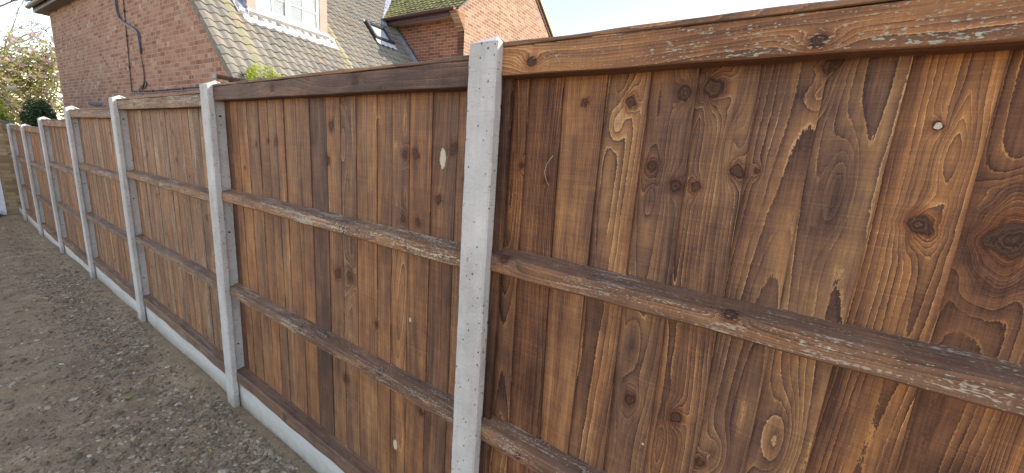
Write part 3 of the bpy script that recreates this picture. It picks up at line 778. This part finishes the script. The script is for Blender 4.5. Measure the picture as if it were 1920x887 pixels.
# a dry stem caught between two boards
m = MB()
m.tube([(.243, .076, 1.615), (.232, .066, 1.592), (.229, .062, 1.570), (.234, .068, 1.548)], .0008, 5)
m.tube([(.234, .068, 1.548), (.240, .074, 1.535)], .0006, 5)
tag(m.build('straw_stem', M_straw), 'thin pale dry stem caught between dark boards of the nearest panel', 'straw')

# ------------------------------------------------------------------ house
HA = R(2.8)
house = empty('brick_house', (-6.397, 1.9, 0), HA)
tag(house, 'red brick house with tiled roof, dormer window and cross wing behind the fence', 'house')
k_ = 1.1075
def zr(u): return 2.673 - k_*u            # main roof surface
ZG = -.3
def P8(u0, u1, v0, v1, z0, z1): return (u0, u1, v0, v1, z0, z1)

# gable wall (faces the fence) : polygon with thickness
m = MB()
kw = k_
poly = [(-9.85, 0, ZG), (0, 0, ZG), (0, 0, 2.50), (-4.3, 0, 2.50+k_*4.3), (-6.55, 0, 4.72), (-9.85, 0, 4.72)]
m.prism(poly, (0, .25, 0)); m.build('gable_wall', M_brick, house)
m = MB(); m.box(-9.849, -9.60, .251, 9, ZG, 4.72); m.build('side_wall', M_brick, house)
m = MB(); m.box(-.25, -.001, .251, 10.5, ZG, 2.40); m.build('side_wall', M_brick, house)
# left eaves
m = MB(); m.box(-10.20, -6.5, -.20, -.002, 4.575, 4.592); m.box(-10.20, -9.852, -.002, 4, 4.575, 4.592)
m.build('soffit', M_soffit, house)
m = MB(); m.box(-10.22, -6.5, -.222, -.202, 4.56, 4.72); m.box(-10.225, -10.205, -.20, 4, 4.56, 4.72); m.build('fascia', M_brown, house)
m = MB()
gut = [(-10.35, -.23-.055*math.cos(a)-.055, 4.70-.06*math.sin(a)) for a in np.linspace(0, math.pi, 8)]
m.prism(gut, (3.8, 0, 0)); m.build('gutter', M_brown, house)

def tiled(name, mat, parent, org, ud, vd, rows, cols, gauge, pitch, amp, lift, nseg=7, keep=None, prof='s', seed=1):
    """org: bottom corner; ud: unit up-slope; vd: unit across. each tile a curved plate with its own thickness"""
    ud = Vector(ud).normalized(); vd = Vector(vd).normalized(); nn = vd.cross(ud).normalized()
    if nn.z < 0: nn = -nn
    rs = np.random.default_rng(seed); V = []; F = []; A = []; org = Vector(org)
    def wave(f):
        if prof == 's': return .5-.5*math.cos(2*math.pi*(f**.8 if f > 0 else 0))
        return .5+.5*math.sin(2*math.pi*f)
    for i in range(rows):
        for j in range(cols):
            cpt = org + ud*(i+.5)*gauge + vd*(j+.5)*pitch
            if keep and not keep(cpt): continue
            k = len(V); lf = lift*(1+rs.uniform(-.25, .3)); tl = rs.uniform(-.003, .003); sl_ = rs.uniform(-.004, .004); rv = rs.random()*10
            for q in range(nseg+1):
                f = q/nseg; h = amp*wave(f)
                for (sd, hh) in ((sl_, -.002), (sl_, lf), (gauge*.5, lf*.55), (gauge*1.04, .001)):
                    p = org + ud*(i*gauge+sd) + vd*(j+f)*pitch + nn*(h + hh + tl*(f-.5))
                    if hh < 0: p = org + ud*(i*gauge+sl_) + vd*(j+f)*pitch + nn*(h*.75 + max(lf-.014, -.002))
                    V.append(p); A.append(rv)
            for q in range(nseg):
                b = k+q*4
                for e in range(3): F.append((b+e, b+4+e, b+5+e, b+1+e))
    return mesh_obj(name, V, F, mat, parent, False, {'rnd': A})

sn = math.sqrt(1+k_*k_); UD = (-1/sn, 0, k_/sn)
GA = .127*sn
def keep_main(p):
    if p.x < -4.35: return False
    # covered by the wing
    if p.y > 4.95 and p.x > -1.5 and p.y < 10.9: return False
    if -.98 > p.x and .78 < p.y < 2.2 and p.x > -2.9: return False
    return True
tiled('main_roof', M_tile, house, (.135+.10, -.075, zr(.235)), UD, (0, 1, 0), 37, 76, GA, .156, .034, .022, keep=keep_main, seed=3)
m = MB()
# solid deck below the tiles
m.hexa([(.20, -.03, zr(.20)-.07), (.20, 10.5, zr(.20)-.07), (.20, 10.5, zr(.20)-.02), (.20, -.03, zr(.20)-.02),
        (-4.35, -.03, zr(-4.35)-.07), (-4.35, 10.5, zr(-4.35)-.07), (-4.35, 10.5, zr(-4.35)-.02), (-4.35, -.03, zr(-4.35)-.02)])
m.hexa([(-4.35, -.03, zr(-4.35)-.07), (-4.35, 10.5, zr(-4.35)-.07), (-4.35, 10.5, zr(-4.35)-.02), (-4.35, -.03, zr(-4.35)-.02),
        (-9.9, -.03, 4.72), (-9.9, 10.5, 4.72), (-9.9, 10.5, 4.77), (-9.9, -.03, 4.77)])
m.hexa([(-10.3, -.30, 4.70), (-6.5, -.30, 4.70), (-6.5, -.30, 4.76), (-10.3, -.30, 4.76),
        (-10.3, 1.6, 6.2), (-6.5, 1.6, 6.2), (-6.5, 1.6, 6.26), (-10.3, 1.6, 6.26)])
m.build('roof_deck', M_felt, house)
tiled('hip_roof', M_tile, house, (-10.3, -.30, 4.78), (0, 1.9, 1.5), (1, 0, 0), 12, 24, .19, .156, .034, .022, seed=5)
# verge: mortar strip between bricks and tiles
m = MB()
n_ = 34
for i in range(n_):
    ua = .19 - i*(4.5/n_); ub = .19 - (i+1)*(4.5/n_); t_ = .215+random.uniform(-.008, .012)
    m.hexa([(ua, -.040-random.uniform(0, .006), zr(ua)-t_), (ub, -.042, zr(ub)-t_+random.uniform(-.006, .006)), (ub, -.001, zr(ub)-t_), (ua, -.001, zr(ua)-t_),
            (ua, -.045, zr(ua)+.018), (ub, -.045, zr(ub)+.018), (ub, -.001, zr(ub)+.01), (ua, -.001, zr(ua)+.01)])
m.build('verge', M_mort, house)
# eaves gutter of the main roof, running away behind the fence
def halfpipe(r, n=9): return [(r*math.cos(a), -r*math.sin(a)) for a in np.linspace(0, math.pi, n)]
def gutter(pts_fn, L, r, th=.004):
    m = MB(); O = halfpipe(r); I = halfpipe(r-th)[::-1]
    m.prism([pts_fn(a, b) for a, b in O+I], L); return m
gu, gzz_ = .262, 2.482
g1 = gutter(lambda a, b: (gu+a, -.36, gzz_+b), (0, .41, 0), .056); g1.box(gu-.058, gu+.058, -.362, -.352, gzz_-.056, gzz_+.004)
g1.prism([(gu+a*1.0, -.06, gzz_+b) for a, b in halfpipe(.062)], (0, .05, 0))
g1.prism([(gu+a*1.0, -.30, gzz_+b) for a, b in halfpipe(.060)], (0, .012, 0))
g1.build('gutter', simple('dark_brown_plastic', (.030, .016, .017), .3, 8, .25, .1, .5), house)
g2 = gutter(lambda a, b: (gu+a, .051, gzz_+b), (0, 4.9, 0), .055); g2.build('gutter', M_rbrown, house)
m = MB(); m.box(.175, .195, -.15, 5, 2.30, 2.46); m.box(.0, .174, -.02, 5, 2.40, 2.415); m.build('fascia', M_brown, house)

# dormer
UDm = -1.0
dm = MB()
v0, v1 = .735, 2.27; ztop = 5.35
# cheeks: triangles in side view between roof and dormer top
dm.box(-3.3, UDm+.10, v0-.12, v1+.12, ztop, ztop+.12); dorm = dm.build('dormer', M_felt, house)
M_cheek = simple('dormer_cheek', (.13, .10, .085), .8, 12, .3, .4, .2)
for (a, b) in ((v0+.005, v0+.07), (v1-.07, v1-.005)):
    dm = MB(); dm.prism([(UDm-.02, a, zr(UDm)-.10), (UDm-.02, a, ztop-.001), (-3.2, a, ztop-.001), (-3.2, a, zr(-3.2)-.2)], (0, b-a, 0)); dm.build('cheek', M_cheek, dorm)
m = MB(); zs_ = 3.835
m.box(UDm-.10, UDm+.012, v0, .885, zs_+.03, ztop-.002); m.box(UDm-.10, UDm+.012, 2.105, v1, zs_-.02, ztop-.002)
m.box(UDm-.09, UDm+.010, .886, 2.104, 5.10, ztop-.002)
m.build('side_board', M_pink, dorm)
m = MB(); m.box(UDm-.12, UDm+.055, v0-.01, v1+.01, 3.785, 3.822); m.build('sill_shadow_board', M_sill_shade, dorm)  # grey strip stands for the shadow line below the sill overhang
m = MB(); m.box(UDm-.12, UDm+.065, v0-.02, v1+.0, 3.823, 3.862); m.build('sill', M_upvc, dorm)
fr_ = MB(); z0 = 3.864; zt_ = 5.095
fr_.box(UDm-.08, UDm-.005, .888, 2.102, z0, z0+.055); fr_.box(UDm-.08, UDm-.005, .888, 2.102, zt_-.06, zt_)
for a, b in ((.888, .94), (1.44, 1.51), (2.05, 2.102)): fr_.box(UDm-.08, UDm-.006, a, b, z0+.055, zt_-.06)
# opening casement frame standing slightly proud
for a, b, c, d in ((.925, .965, z0+.035, zt_-.05), (1.415, 1.455, z0+.035, zt_-.05)): fr_.box(UDm-.05, UDm+.008, a, b, c, d)
fr_.box(UDm-.05, UDm+.009, .966, 1.414, z0+.035, z0+.08); fr_.box(UDm-.05, UDm+.009, .966, 1.414, zt_-.09, zt_-.05)
for z in (z0+.33, z0+.62, z0+.91):
    fr_.box(UDm-.04, UDm-.0145, .966, 1.414, z, z+.022); fr_.box(UDm-.04, UDm-.0145, 1.511, 2.049, z, z+.022)
for v in (1.175, 1.755): fr_.box(UDm-.039, UDm-.0150, v, v+.022, z0+.081, zt_-.091)
fr_.build('window_frame', M_upvc, dorm)
m = MB()
for a, b in ((.966, 1.175), (1.198, 1.414), (1.511, 1.755), (1.778, 2.049)): m.box(UDm-.034, UDm-.028, a, b, z0+.056, zt_-.061)
m.build('window_pane', None or (lambda: (lambda g: (g.b.inputs.__getitem__('Transmission Weight').__setattr__('default_value', .75), g.fin((.80, .90, .92), .02, None, .9))[1])(NG('clear_glass')))(), dorm)
m = MB()
def curtain(a, b, fn):
    n = 40
    for i in range(n):
        ya = a+(b-a)*i/n; yb = a+(b-a)*(i+1)/n
        xa = UDm-.13+.018*math.sin(ya*95); xb = UDm-.13+.018*math.sin(yb*95)
        m.add([(xa, ya, fn(ya)), (xb, yb, fn(yb)), (xb, yb, zt_), (xa, ya, zt_)], [(0, 1, 2, 3)])
        m.add([(xa-.004, ya, fn(ya)), (xb-.004, yb, fn(yb)), (xb-.004, yb, zt_), (xa-.004, ya, zt_)], [(3, 2, 1, 0)])
curtain(.90, 1.20, lambda v: z0+.02); curtain(1.80, 2.09, lambda v: z0+.02); curtain(1.2, 1.80, lambda v: z0+.52)
m.build('net_curtain', M_curt, dorm)
m = MB(); m.box(UDm-.9, UDm-.88, .83, 2.18, 3.85, 5.2); m.build('room_wall', simple('room_wall_paint', (.42, .45, .45), .9), dorm)
# lead apron below the sill, dressed over the tile rolls, and soakers up the cheek
V = []; F = []
nv = 150; nu = 7
for i in range(nv+1):
    v = .60+(2.42-.60)*i/nv
    f = ((v+.075) % .156)/.156; wv_ = .034*(.5-.5*math.cos(2*math.pi*f**.8))
    ue = -.80+.022*math.cos(v*40.3)+random.uniform(-.004, .004)
    for j in range(nu+1):
        u = -1.0+.02+(ue+1.0)*j/nu
        lift = .052 if j == 0 else .0
        V.append((u, v, zr(u)+.037+wv_*min(1, j/3)+lift+random.uniform(-.0015, .0015)))
F = [(i*(nu+1)+j, (i+1)*(nu+1)+j, (i+1)*(nu+1)+j+1, i*(nu+1)+j+1) for i in range(nv) for j in range(nu)]
mesh_obj('lead_apron', V, F, M_leadw, dorm, True)
m = MB()
for i in range(9):
    ua, ub = -.93-.26*i, -.93-.26*(i+1)-.03
    m.hexa([(ua, .56, zr(ua)+.052), (ub, .56, zr(ub)+.045), (ub, .734, zr(ub)+.05), (ua, .734, zr(ua)+.06), (ua, .56, zr(ua)+.058), (ub, .56, zr(ub)+.05), (ub, .734, zr(ub)+.056), (ua, .734, zr(ua)+.066)])
    m.hexa([(ua, .722, zr(ua)+.055), (ub, .722, zr(ub)+.05), (ub, .733, zr(ub)+.05), (ua, .733, zr(ua)+.055), (ua, .722, zr(ua)+.16), (ub, .722, zr(ub)+.15), (ub, .733, zr(ub)+.15), (ua, .733, zr(ua)+.16)])
m.build('lead_soaker', M_lead, dorm)

# roof window beside the wing
def rp(s, v, h=0.0, u0=-1.40):     # point in the roof plane, s metres up the slope from u0
    u = u0 - s/sn; return Vector((u, v, zr(u))) + Vector((k_/sn, 0, 1/sn))*h
rw = MB()
def rbox(mb, s0, s1, a, b, h0, h1):
    mb.hexa([rp(s0, a, h0), rp(s0, b, h0), rp(s1, b, h0), rp(s1, a, h0), rp(s0, a, h1), rp(s0, b, h1), rp(s1, b, h1), rp(s1, a, h1)])
va, vb, s0, s1 = 3.80, 4.40, .0, .58
rbox(rw, s0, s1, va, va+.07, .0, .11); rbox(rw, s0, s1, vb-.07, vb, .0, .11); rbox(rw, s0, s0+.08, va+.071, vb-.071, .0, .105); rbox(rw, s1-.08, s1, va+.071, vb-.071, .0, .105)
rwo = rw.build('roof_window', M_rwframe, house)
m = MB(); rbox(m, s0+.081, s1-.081, va+.071, vb-.071, .05, .06); m.build('pane', M_glass, rwo)
m = MB(); rbox(m, s0+.09, s1-.05, va+.03, va+.045, .112, .120); rbox(m, s0+.09, s1-.05, vb-.045, vb-.03, .112, .120); rbox(m, s1-.001, s1+.10, va-.02, vb+.02, .03, .05); m.build('aluminium_trim', M_alu, rwo)
m = MB()
for i in range(4): # scalloped apron below the window
    a = va+.0+i*.156; 
    m.prism([rp(-.13-.05*math.sin(math.pi*t), a+.156*t, .062) for t in np.linspace(0, 1, 7)]+[rp(-.002, a+.15, .064), rp(-.002, a+.004, .064)], Vector((k_/sn, 0, 1/sn))*.006)
m.build('apron', M_leadw, rwo)

# cross wing
VW = 5.05; UC = .43
ze = 5.04; ve = 4.72; kl = .88; kr_ = .65; vr = 7.45
def zw(v): return ze+.03+kl*(v-ve)
zrd = zw(vr); v_re = vr+(zrd-5.05)/kr_
m = MB(); m.box(-3.0, UC-.001, VW, VW+.22, ZG, 4.985); m.build('wing_wall', M_wbrick, house)
m = MB()
m.prism([(UC, VW, ZG), (UC, v_re-.3, ZG), (UC, v_re-.3, 5.05), (UC, vr, zrd-.10), (UC, ve+.02, ze+.02), (UC, ve-.02, 5.0), (UC, ve+.02, 4.98), (UC, VW, 4.64)], (-.22, 0, 0))
m.build('wing_gable_wall', M_gbrick, house)
m = MB()
for i in range(10):
    z = 4.66+i*.036; vv = VW-.012-(i+1)*.0285
    m.box(UC-.225, UC+.004+.0008*i, vv, VW-.0011, z, z+.029)
m.build('corbel', M_corbel, house)
m = MB(); m.box(UC+.001, UC+.006, 6.40, 7.9, 4.80, 5.04); m.box(UC+.001, UC+.006, 6.40, 7.9, 4.70, 4.80); m.build('window_arch', M_soldier, house)
m = MB(); m.hexa([(-2.5, ve+.039, 4.915), (UC-.23, ve+.039, 4.915), (UC-.23, VW-.001, 4.972), (-2.5, VW-.001, 4.972), (-2.5, ve+.039, 4.93), (UC-.23, ve+.039, 4.93), (UC-.23, VW-.001, 4.984), (-2.5, VW-.001, 4.984)]); m.build('wing_soffit', M_fascia, house)
m = MB(); m.box(-2.45, UC-.23, ve+.015, ve+.038, 4.905, 5.06)
m.build('wing_fascia', M_brown, house)
G = MB(); O = halfpipe(.058); I = halfpipe(.053)[::-1]
G.prism([(-2.42, ve-.048+a, 5.055+b) for a, b in O+I], (UC-.02+2.42, 0, 0))
for u in (-2.2, -1.35, -.5, .25): G.prism([(u, ve-.048+a, 5.055+b) for a, b in halfpipe(.064)], (.03, 0, 0))
G.build('wing_gutter', M_brown, house)
m = MB(); m.box(UC-.022, UC-.012, ve-.105, ve+.012, 4.99, 5.06); m.build('gutter_end', M_rbrown, house)
sw = math.sqrt(1+kl*kl)
tiled('wing_roof', M_wtile, house, (UC+.05, ve-.03, zw(ve-.03)), (0, 1/sw, kl/sw), (-1, 0, 0), 24, 34, .165, .155, .020, .024, nseg=5, keep=lambda p: p.z > zr(p.x)-.15, seed=9)
m = MB()
m.hexa([(UC+.05, ve, zw(ve)-.06), (-5, ve, zw(ve)-.06), (-5, vr, zrd-.06), (UC+.05, vr, zrd-.06), (UC+.05, ve, zw(ve)-.015), (-5, ve, zw(ve)-.015), (-5, vr, zrd-.015), (UC+.05, vr, zrd-.015)])
m.hexa([(UC+.06, vr, zrd-.06), (-5, vr, zrd-.06), (-5, v_re, 4.99), (UC+.06, v_re, 4.99), (UC+.06, vr, zrd+.03), (-5, vr, zrd+.03), (-5, v_re, 5.08), (UC+.06, v_re, 5.08)])
m.build('wing_roof_deck', M_felt, house)
m = MB()   # bargeboard on the far slope and pale verge trim
m.hexa([(UC+.002, vr, zrd-.20), (UC+.03, vr, zrd-.20), (UC+.03, v_re, 4.86), (UC+.002, v_re, 4.86), (UC+.002, vr, zrd-.061), (UC+.03, vr, zrd-.061), (UC+.03, v_re, 4.989), (UC+.002, v_re, 4.989)])
m.build('bargeboard', M_brown, house)
m = MB()
m.hexa([(UC+.061, vr, zrd-.06), (UC+.09, vr, zrd-.06), (UC+.09, v_re+.03, 4.97), (UC+.061, v_re+.03, 4.97), (UC+.061, vr, zrd+.06), (UC+.09, vr, zrd+.06), (UC+.09, v_re+.03, 5.09), (UC+.061, v_re+.03, 5.09)])
m.build('verge_trim', M_fascia, house)
# lead against the wing wall and in the valley
m = MB()
def strip(mb, ua, ub, a, b, h0a, h0b, th=.006):
    mb.hexa([(ua, a, zr(ua)+h0a), (ub, a, zr(ub)+h0a), (ub, b, zr(ub)+h0b), (ua, b, zr(ua)+h0b), (ua, a, zr(ua)+h0a+th), (ub, a, zr(ub)+h0a+th), (ub, b, zr(ub)+h0b+th), (ua, b, zr(ua)+h0b+th)])
for i in range(4):
    ua = -.30-.42*i; strip(m, ua, ua-.44, VW-.20, VW-.002, .050+.004*(i % 2), .075)
m.build('wall_flashing', M_lead, house)
m = MB()
for i in range(24):
    ua = -.25-.075*i
    m.box(ua-.078, ua, VW-.008-.0004*i, VW-.0005, zr(ua)+.06, zr(ua)+.175+.0*(i % 2))
m.build('step_flashing', M_leadd, house)
m = MB()
pv = [(-1.90, 4.60), (-4.2, 6.95)]
for i in range(14):
    f0, f1 = i/14, (i+1)/14
    u0_ = pv[0][0]+(pv[1][0]-pv[0][0])*f0; u1_ = pv[0][0]+(pv[1][0]-pv[0][0])*f1
    y0_ = pv[0][1]+(pv[1][1]-pv[0][1])*f0; y1_ = pv[0][1]+(pv[1][1]-pv[0][1])*f1
    m.hexa([(u0_, y0_-.16, zr(u0_)+.05), (u1_, y1_-.16, zr(u1_)+.05), (u1_, y1_+.03, zr(u1_)+.07), (u0_, y0_+.03, zr(u0_)+.07),
            (u0_, y0_-.16, zr(u0_)+.056), (u1_, y1_-.16, zr(u1_)+.056), (u1_, y1_+.03, zr(u1_)+.076), (u0_, y0_+.03, zr(u0_)+.076)])
m.build('valley_flashing', M_lead, house)

# cables and conduit on the gable wall
def smooth_path(P, n=10):
    P = [Vector(p) for p in P]; out = []
    for i in range(len(P)-1):
        p0 = P[max(i-1, 0)]; p1 = P[i]; p2 = P[i+1]; p3 = P[min(i+2, len(P)-1)]
        for k in range(n):
            t = k/n
            out.append(.5*((2*p1)+(p2-p0)*t+(2*p0-5*p1+4*p2-p3)*t*t+(3*p1-p0-3*p2+p3)*t**3))
    out.append(P[-1]); return out
m = MB()
m.tube(smooth_path([(-4.60, -.022, 4.9), (-4.58, -.022, 4.3), (-4.57, -.022, 4.00), (-4.42, -.022, 3.80), (-3.86, -.022, 3.60), (-3.62, -.022, 3.50), (-3.57, -.022, 3.40), (-3.575, -.022, 3.10)]), .020, 8)
m.build('cable_conduit', M_conduit, house)
m = MB()
m.tube(smooth_path([(-4.545, -.040, 4.9), (-4.53, -.042, 4.3), (-4.52, -.044, 4.00), (-4.38, -.044, 3.82), (-3.84, -.044, 3.63), (-3.58, -.044, 3.52), (-3.535, -.040, 3.40), (-3.54, -.030, 3.10), (-3.56, -.012, 2.8), (-3.60, -.012, 2.56), (-3.70, -.014, 2.47), (-3.84, -.016, 2.44)]), .007, 6)
m.tube(smooth_path([(-3.56, -.016, 2.90), (-3.54, -.02, 2.7), (-3.64, -.02, 2.52), (-3.9, -.018, 2.45)]), .0075, 6)
m.tube(smooth_path([(-3.57, -.016, 2.60), (-3.45, -.02, 2.53), (-3.6, -.02, 2.46)]), .010, 6)
m.build('black_cable', M_cable, house)
m = MB()
m.tube([(-4.17, -.014, 4.9), (-4.185, -.014, 4.15), (-4.27, -.014, 3.2), (-4.335, -.014, 2.43)], .009, 6)
m.tube([(-4.38, -.014, 2.425), (-4.33, -.016, 2.420), (-3.0, -.016, 2.40), (-1.1, -.016, 2.415), (-.4, -.016, 2.43)], .011, 6)
for (u, z) in ((-4.20, 3.95), (-4.245, 3.5), (-4.30, 2.9), (-3.9, 2.415), (-3.2, 2.403), (-2.5, 2.402), (-1.8, 2.408)): m.box(u-.02, u+.02, -.032, -.001, z-.018, z+.018)
m.build('black_cable', M_cable, house)
m = MB(); m.tube([(-4.4, -.006, 2.385), (-3, -.006, 2.372), (-1.1, -.006, 2.385)], .012, 6); m.build('grey_cable', M_conduit, house)
m = MB(); m.tube([(-6.52, 0, 2.17), (-6.52, -.12, 2.165), (-6.53, -.22, 2.185)], [.045, .045, .03], 12); m.box(-6.58, -6.46, -.008, -.001, 2.11, 2.23); m.build('vent_pipe', M_conduit, house)

# weeds growing in the gutter
def leaf_cluster(m, c, R_, n, size, up_=0, shell=0):
    for _ in range(n):
        d = Vector((random.gauss(0, 1), random.gauss(0, 1), random.gauss(0, 1))).normalized()
        r = random.random()**(.33 if not shell else .15)
        p = Vector(c)+Vector((d.x*R_[0], d.y*R_[1], d.z*R_[2]))*r
        a = Vector((random.gauss(0, 1), random.gauss(0, 1), random.gauss(0, 1)+up_)).normalized(); b = a.orthogonal().normalized()
        b = (b*math.cos(random.random()*6)+a.cross(b)*math.sin(random.random()*6)).normalized()
        s = size*random.uniform(.6, 1.3)
        m.add([p-a*s, p+b*s*.45, p+a*s, p-b*s*.45], [(0, 1, 2, 3)], random.random())
wd_ = empty('gutter_weed', (-6.25, 1.9, 2.44), HA)
tag(wd_, 'bright yellow-green leafy weed growing out of the gutter below the roof tiles', 'plant')
ml = MB(); ms = MB()
for i in range(70):
    v = random.choice([random.uniform(.05, .2), random.uniform(.10, .45), random.uniform(.35, .75), random.uniform(.4, .62)]); hgt = .09+.20*math.exp(-((v-.30)/.22)**2)+random.uniform(0, .05)
    if .58 < v: hgt += .04
    base = Vector((.12+random.uniform(-.03, .05), v, 0)); tip = base+Vector((random.uniform(-.03, .06), random.uniform(-.05, .05), hgt))
    ms.tube([base, (base+tip)/2+Vector((.01, 0, 0)), tip], [.003, .002, .001], 4)
    for t in np.linspace(.25, 1, 5):
        leaf_cluster(ml, base+(tip-base)*t, (.018, .022, .018), 8, .014, .5)
ms.build('stem', M_weed, wd_); ml.build('foliage', M_weed, wd_, attr=True)

# ------------------------------------------------------------------ buff brick outbuilding at the far end
ob = empty('brick_outbuilding', (-12.405, .03, -.35))
tag(ob, 'buff brick outbuilding with sloping dark coping closing the far end of the fence', 'outbuilding')
m = MB()
m.prism([(-.25, 0+.20, 0), (-.25, -.14, 0), (-.25, -.14, 2.10), (-.25, .20, 1.86)], (.25, 0, 0)) if False else None
m.prism([(0, .25, 0), (0, -.155, 0), (0, -.155, 1.965+.085), (0, .25, 1.845)], (-.25, 0, 0))
m.prism([(0, -1.15, 0), (0, -3.2, 0), (0, -3.2, 3.3), (0, -1.15, 2.55)], (-.25, 0, 0))
m.prism([(0, -.155, 1.95), (0, -1.15, 1.95), (0, -1.15, 2.55), (0, -.155, 2.05)], (-.25, 0, 0))
m.box(-3.2, -.251, .05, .25, 0, 1.86)
m.build('wall', M_buff, ob)
m = MB()
m.hexa([(-3.2, .30, 1.80), (.05, .30, 1.80), (.05, -3.2, 3.33), (-3.2, -3.2, 3.33), (-3.2, .30, 1.86), (.05, .30, 1.86), (.05, -3.2, 3.39), (-3.2, -3.2, 3.39)])
m.build('coping', M_coping, ob)
m = MB(); m.box(-.08, .015, -.215, -.157, .05, 1.20); m.box(-.08, .015, -1.15, -1.09, .05, 1.95); m.box(-.08, .014, -1.089, -.157, 1.88, 1.948)
m.build('door_frame', M_whitew, ob)
m = MB(); m.box(-.3, -.26, -1.15, -.156, 0, 1.95); m.build('doorway', M_dark, ob)
m = MB(); m.box(-.06, -.03, -1.08, -.218, .9, 1.86); m.box(-.06, -.03, -1.08, -.218, .06, .5); m.build('door_panel', M_whitew, ob)
pl = empty('wooden_pallet', (-12.20, -.36, -.32)); tag(pl, 'pale timber pallet lying by the white door frame of the outbuilding', 'pallet')
m = MB()
for i in range(5): m.box(-.15, .25, -.5+i*.13, -.41+i*.13, .10, .122)
m.build('deck_board', M_pallet, pl)
m = MB()
for x in (-.14, .02, .17): m.box(x, x+.07, -.5, .11, .0, .098)
m.build('bearer', M_pallet, pl)

# ------------------------------------------------------------------ planting beyond the fence, left
def branch_tree(mb, p, d, L, r, depth, tips, spread=.6, seg=4):
    pts = [p]; q = p.copy(); dd = d.copy()
    for i in range(seg):
        dd = (dd+Vector((random.gauss(0, .12), random.gauss(0, .12), random.gauss(0, .10)+.03))).normalized(); q = q+dd*L/seg; pts.append(q.copy())
    mb.tube(pts, [r*(1-.45*i/seg) for i in range(seg+1)], 5 if depth > 2 else 4, cap=False)
    if depth == 0: tips.append((q, dd)); return
    if depth <= 2: tips.append((pts[2], dd))
    for k in range(random.choice((2, 3, 3)) if depth > 1 else 3):
        ax = Vector((random.gauss(0, 1), random.gauss(0, 1), random.gauss(0, .6))).normalized()
        nd = (dd + ax*spread*random.uniform(.7, 1.3)).normalized()
        st = pts[random.choice((2, 3, 4))] if k else pts[-1]
        branch_tree(mb, st, nd, L*random.uniform(.62, .82), r*.55, depth-1, tips, spread, seg)

def flower(m, p, s):
    for k in range(6):
        a = k*math.pi/3+random.random(); o = Vector((math.cos(a), math.sin(a), .7+random.random()*.5)).normalized(); t = Vector((-math.sin(a), math.cos(a), 0))
        m.add([p, p+o*s*.6+t*s*.28, p+o*s, p+o*s*.6-t*s*.28], [(0, 1, 2, 3)], random.random())

mt = empty('magnolia_tree', (-21.5, 1.25, -.3)); tag(mt, 'flowering magnolia with pink and white blossom and yellowish young leaves left of the house', 'tree')
tb = MB(); tips = []
for i in range(6):
    a = i*1.05+.3
    branch_tree(tb, Vector((0, 0, .4)), Vector((math.cos(a)*.75, math.sin(a)*.75, .95)).normalized(), 1.60, .075, 4, tips, .62)
tb.tube([(0, 0, -.2), (0, 0, .5)], [.16, .12], 8)
tb.build('trunk', M_bark, mt)
fl = MB(); lf = MB()
for (p, d) in tips:
    if p.z > 4.8 and random.random() < .5: continue
    for q_ in range(2):
        if random.random() < .75: flower(fl, p+Vector((random.gauss(0, .13), random.gauss(0, .13), random.gauss(0, .12)))*q_, random.uniform(.12, .20))
    for _ in range(9):
        leaf_cluster(lf, p+Vector((random.gauss(0, .16), random.gauss(0, .16), random.gauss(0, .14))), (.22, .22, .20), 3, .055, .3)
fl.build('blossom', M_mag, mt, attr=True); lf.build('crown', M_magleaf, mt, attr=True)

bt = empty('bare_tree', (-27, -.8, -.3)); tag(bt, 'tall bare tree with pale spreading branches behind the magnolia', 'tree')
tb = MB(); tips = []
tb.tube([(0, 0, -.2), (0, 0, 2.6)], [.28, .2], 8)
for i in range(7):
    a = i*.9
    branch_tree(tb, Vector((0, 0, 2.2+.1*i)), Vector((math.cos(a), math.sin(a), .9)).normalized(), 3.2, .11, 4, tips, .6, 5)
tb.build('trunk', M_bark, bt)
tw = MB()
for (p, d) in tips:
    for _ in range(3):
        q = p+Vector((random.gauss(0, .5), random.gauss(0, .5), random.gauss(0, .4))); tw.tube([p, (p+q)/2+Vector((0, 0, .05)), q], [.012, .009, .005], 3, cap=False)
tw.build('twig', M_bark, bt)

def bush(name, label, cat, loc, R_, n, size, mat, lobes, up_=0.2, group=None):
    e = empty(name, loc); tag(e, label, cat, group)
    m = MB(); st = MB()
    for k in range(lobes):
        a = random.random()*6.28; c = Vector((math.cos(a)*R_[0]*.5*random.random(), math.sin(a)*R_[1]*.5*random.random(), R_[2]*(1+.35*random.uniform(-1, 1))))
        leaf_cluster(m, c, (R_[0]*.7, R_[1]*.7, R_[2]*.72), n//lobes, size, up_, shell=1)
        st.tube([(0, 0, -.1), c*.6, c], [.03, .02, .01], 5)
    st.build('stem', M_bark, e); m.build('foliage', mat, e, attr=True)
    return e
bush('evergreen_bush', 'dark glossy evergreen bush beside the left corner of the house', 'bush', (-18.6, 1.22, -.3), (.44, .40, 1.30), 20000, .045, M_hedge, 12)
bush('yellow_conifer', 'yellow-green feathery shrub above the coping of the outbuilding', 'bush', (-16.8, .08, -.3), (.50, .48, 1.42), 10000, .045, M_conif, 6, 1.0)
for i, (x, y, rx, rz, lab) in enumerate(((-34, 5.5, 3.2, 2.0, 'broad olive green shrub far behind the magnolia, partly hidden by the house'), (-33, -1.0, 3.2, 1.5, 'low olive shrub far behind the yellow-green shrub at the left edge'))):
    bush('far_shrub', lab, 'shrub', (x, y, -.3), (rx, rx, rz), 7000, .11, M_far, 8, group='shrubs far beyond the fence')
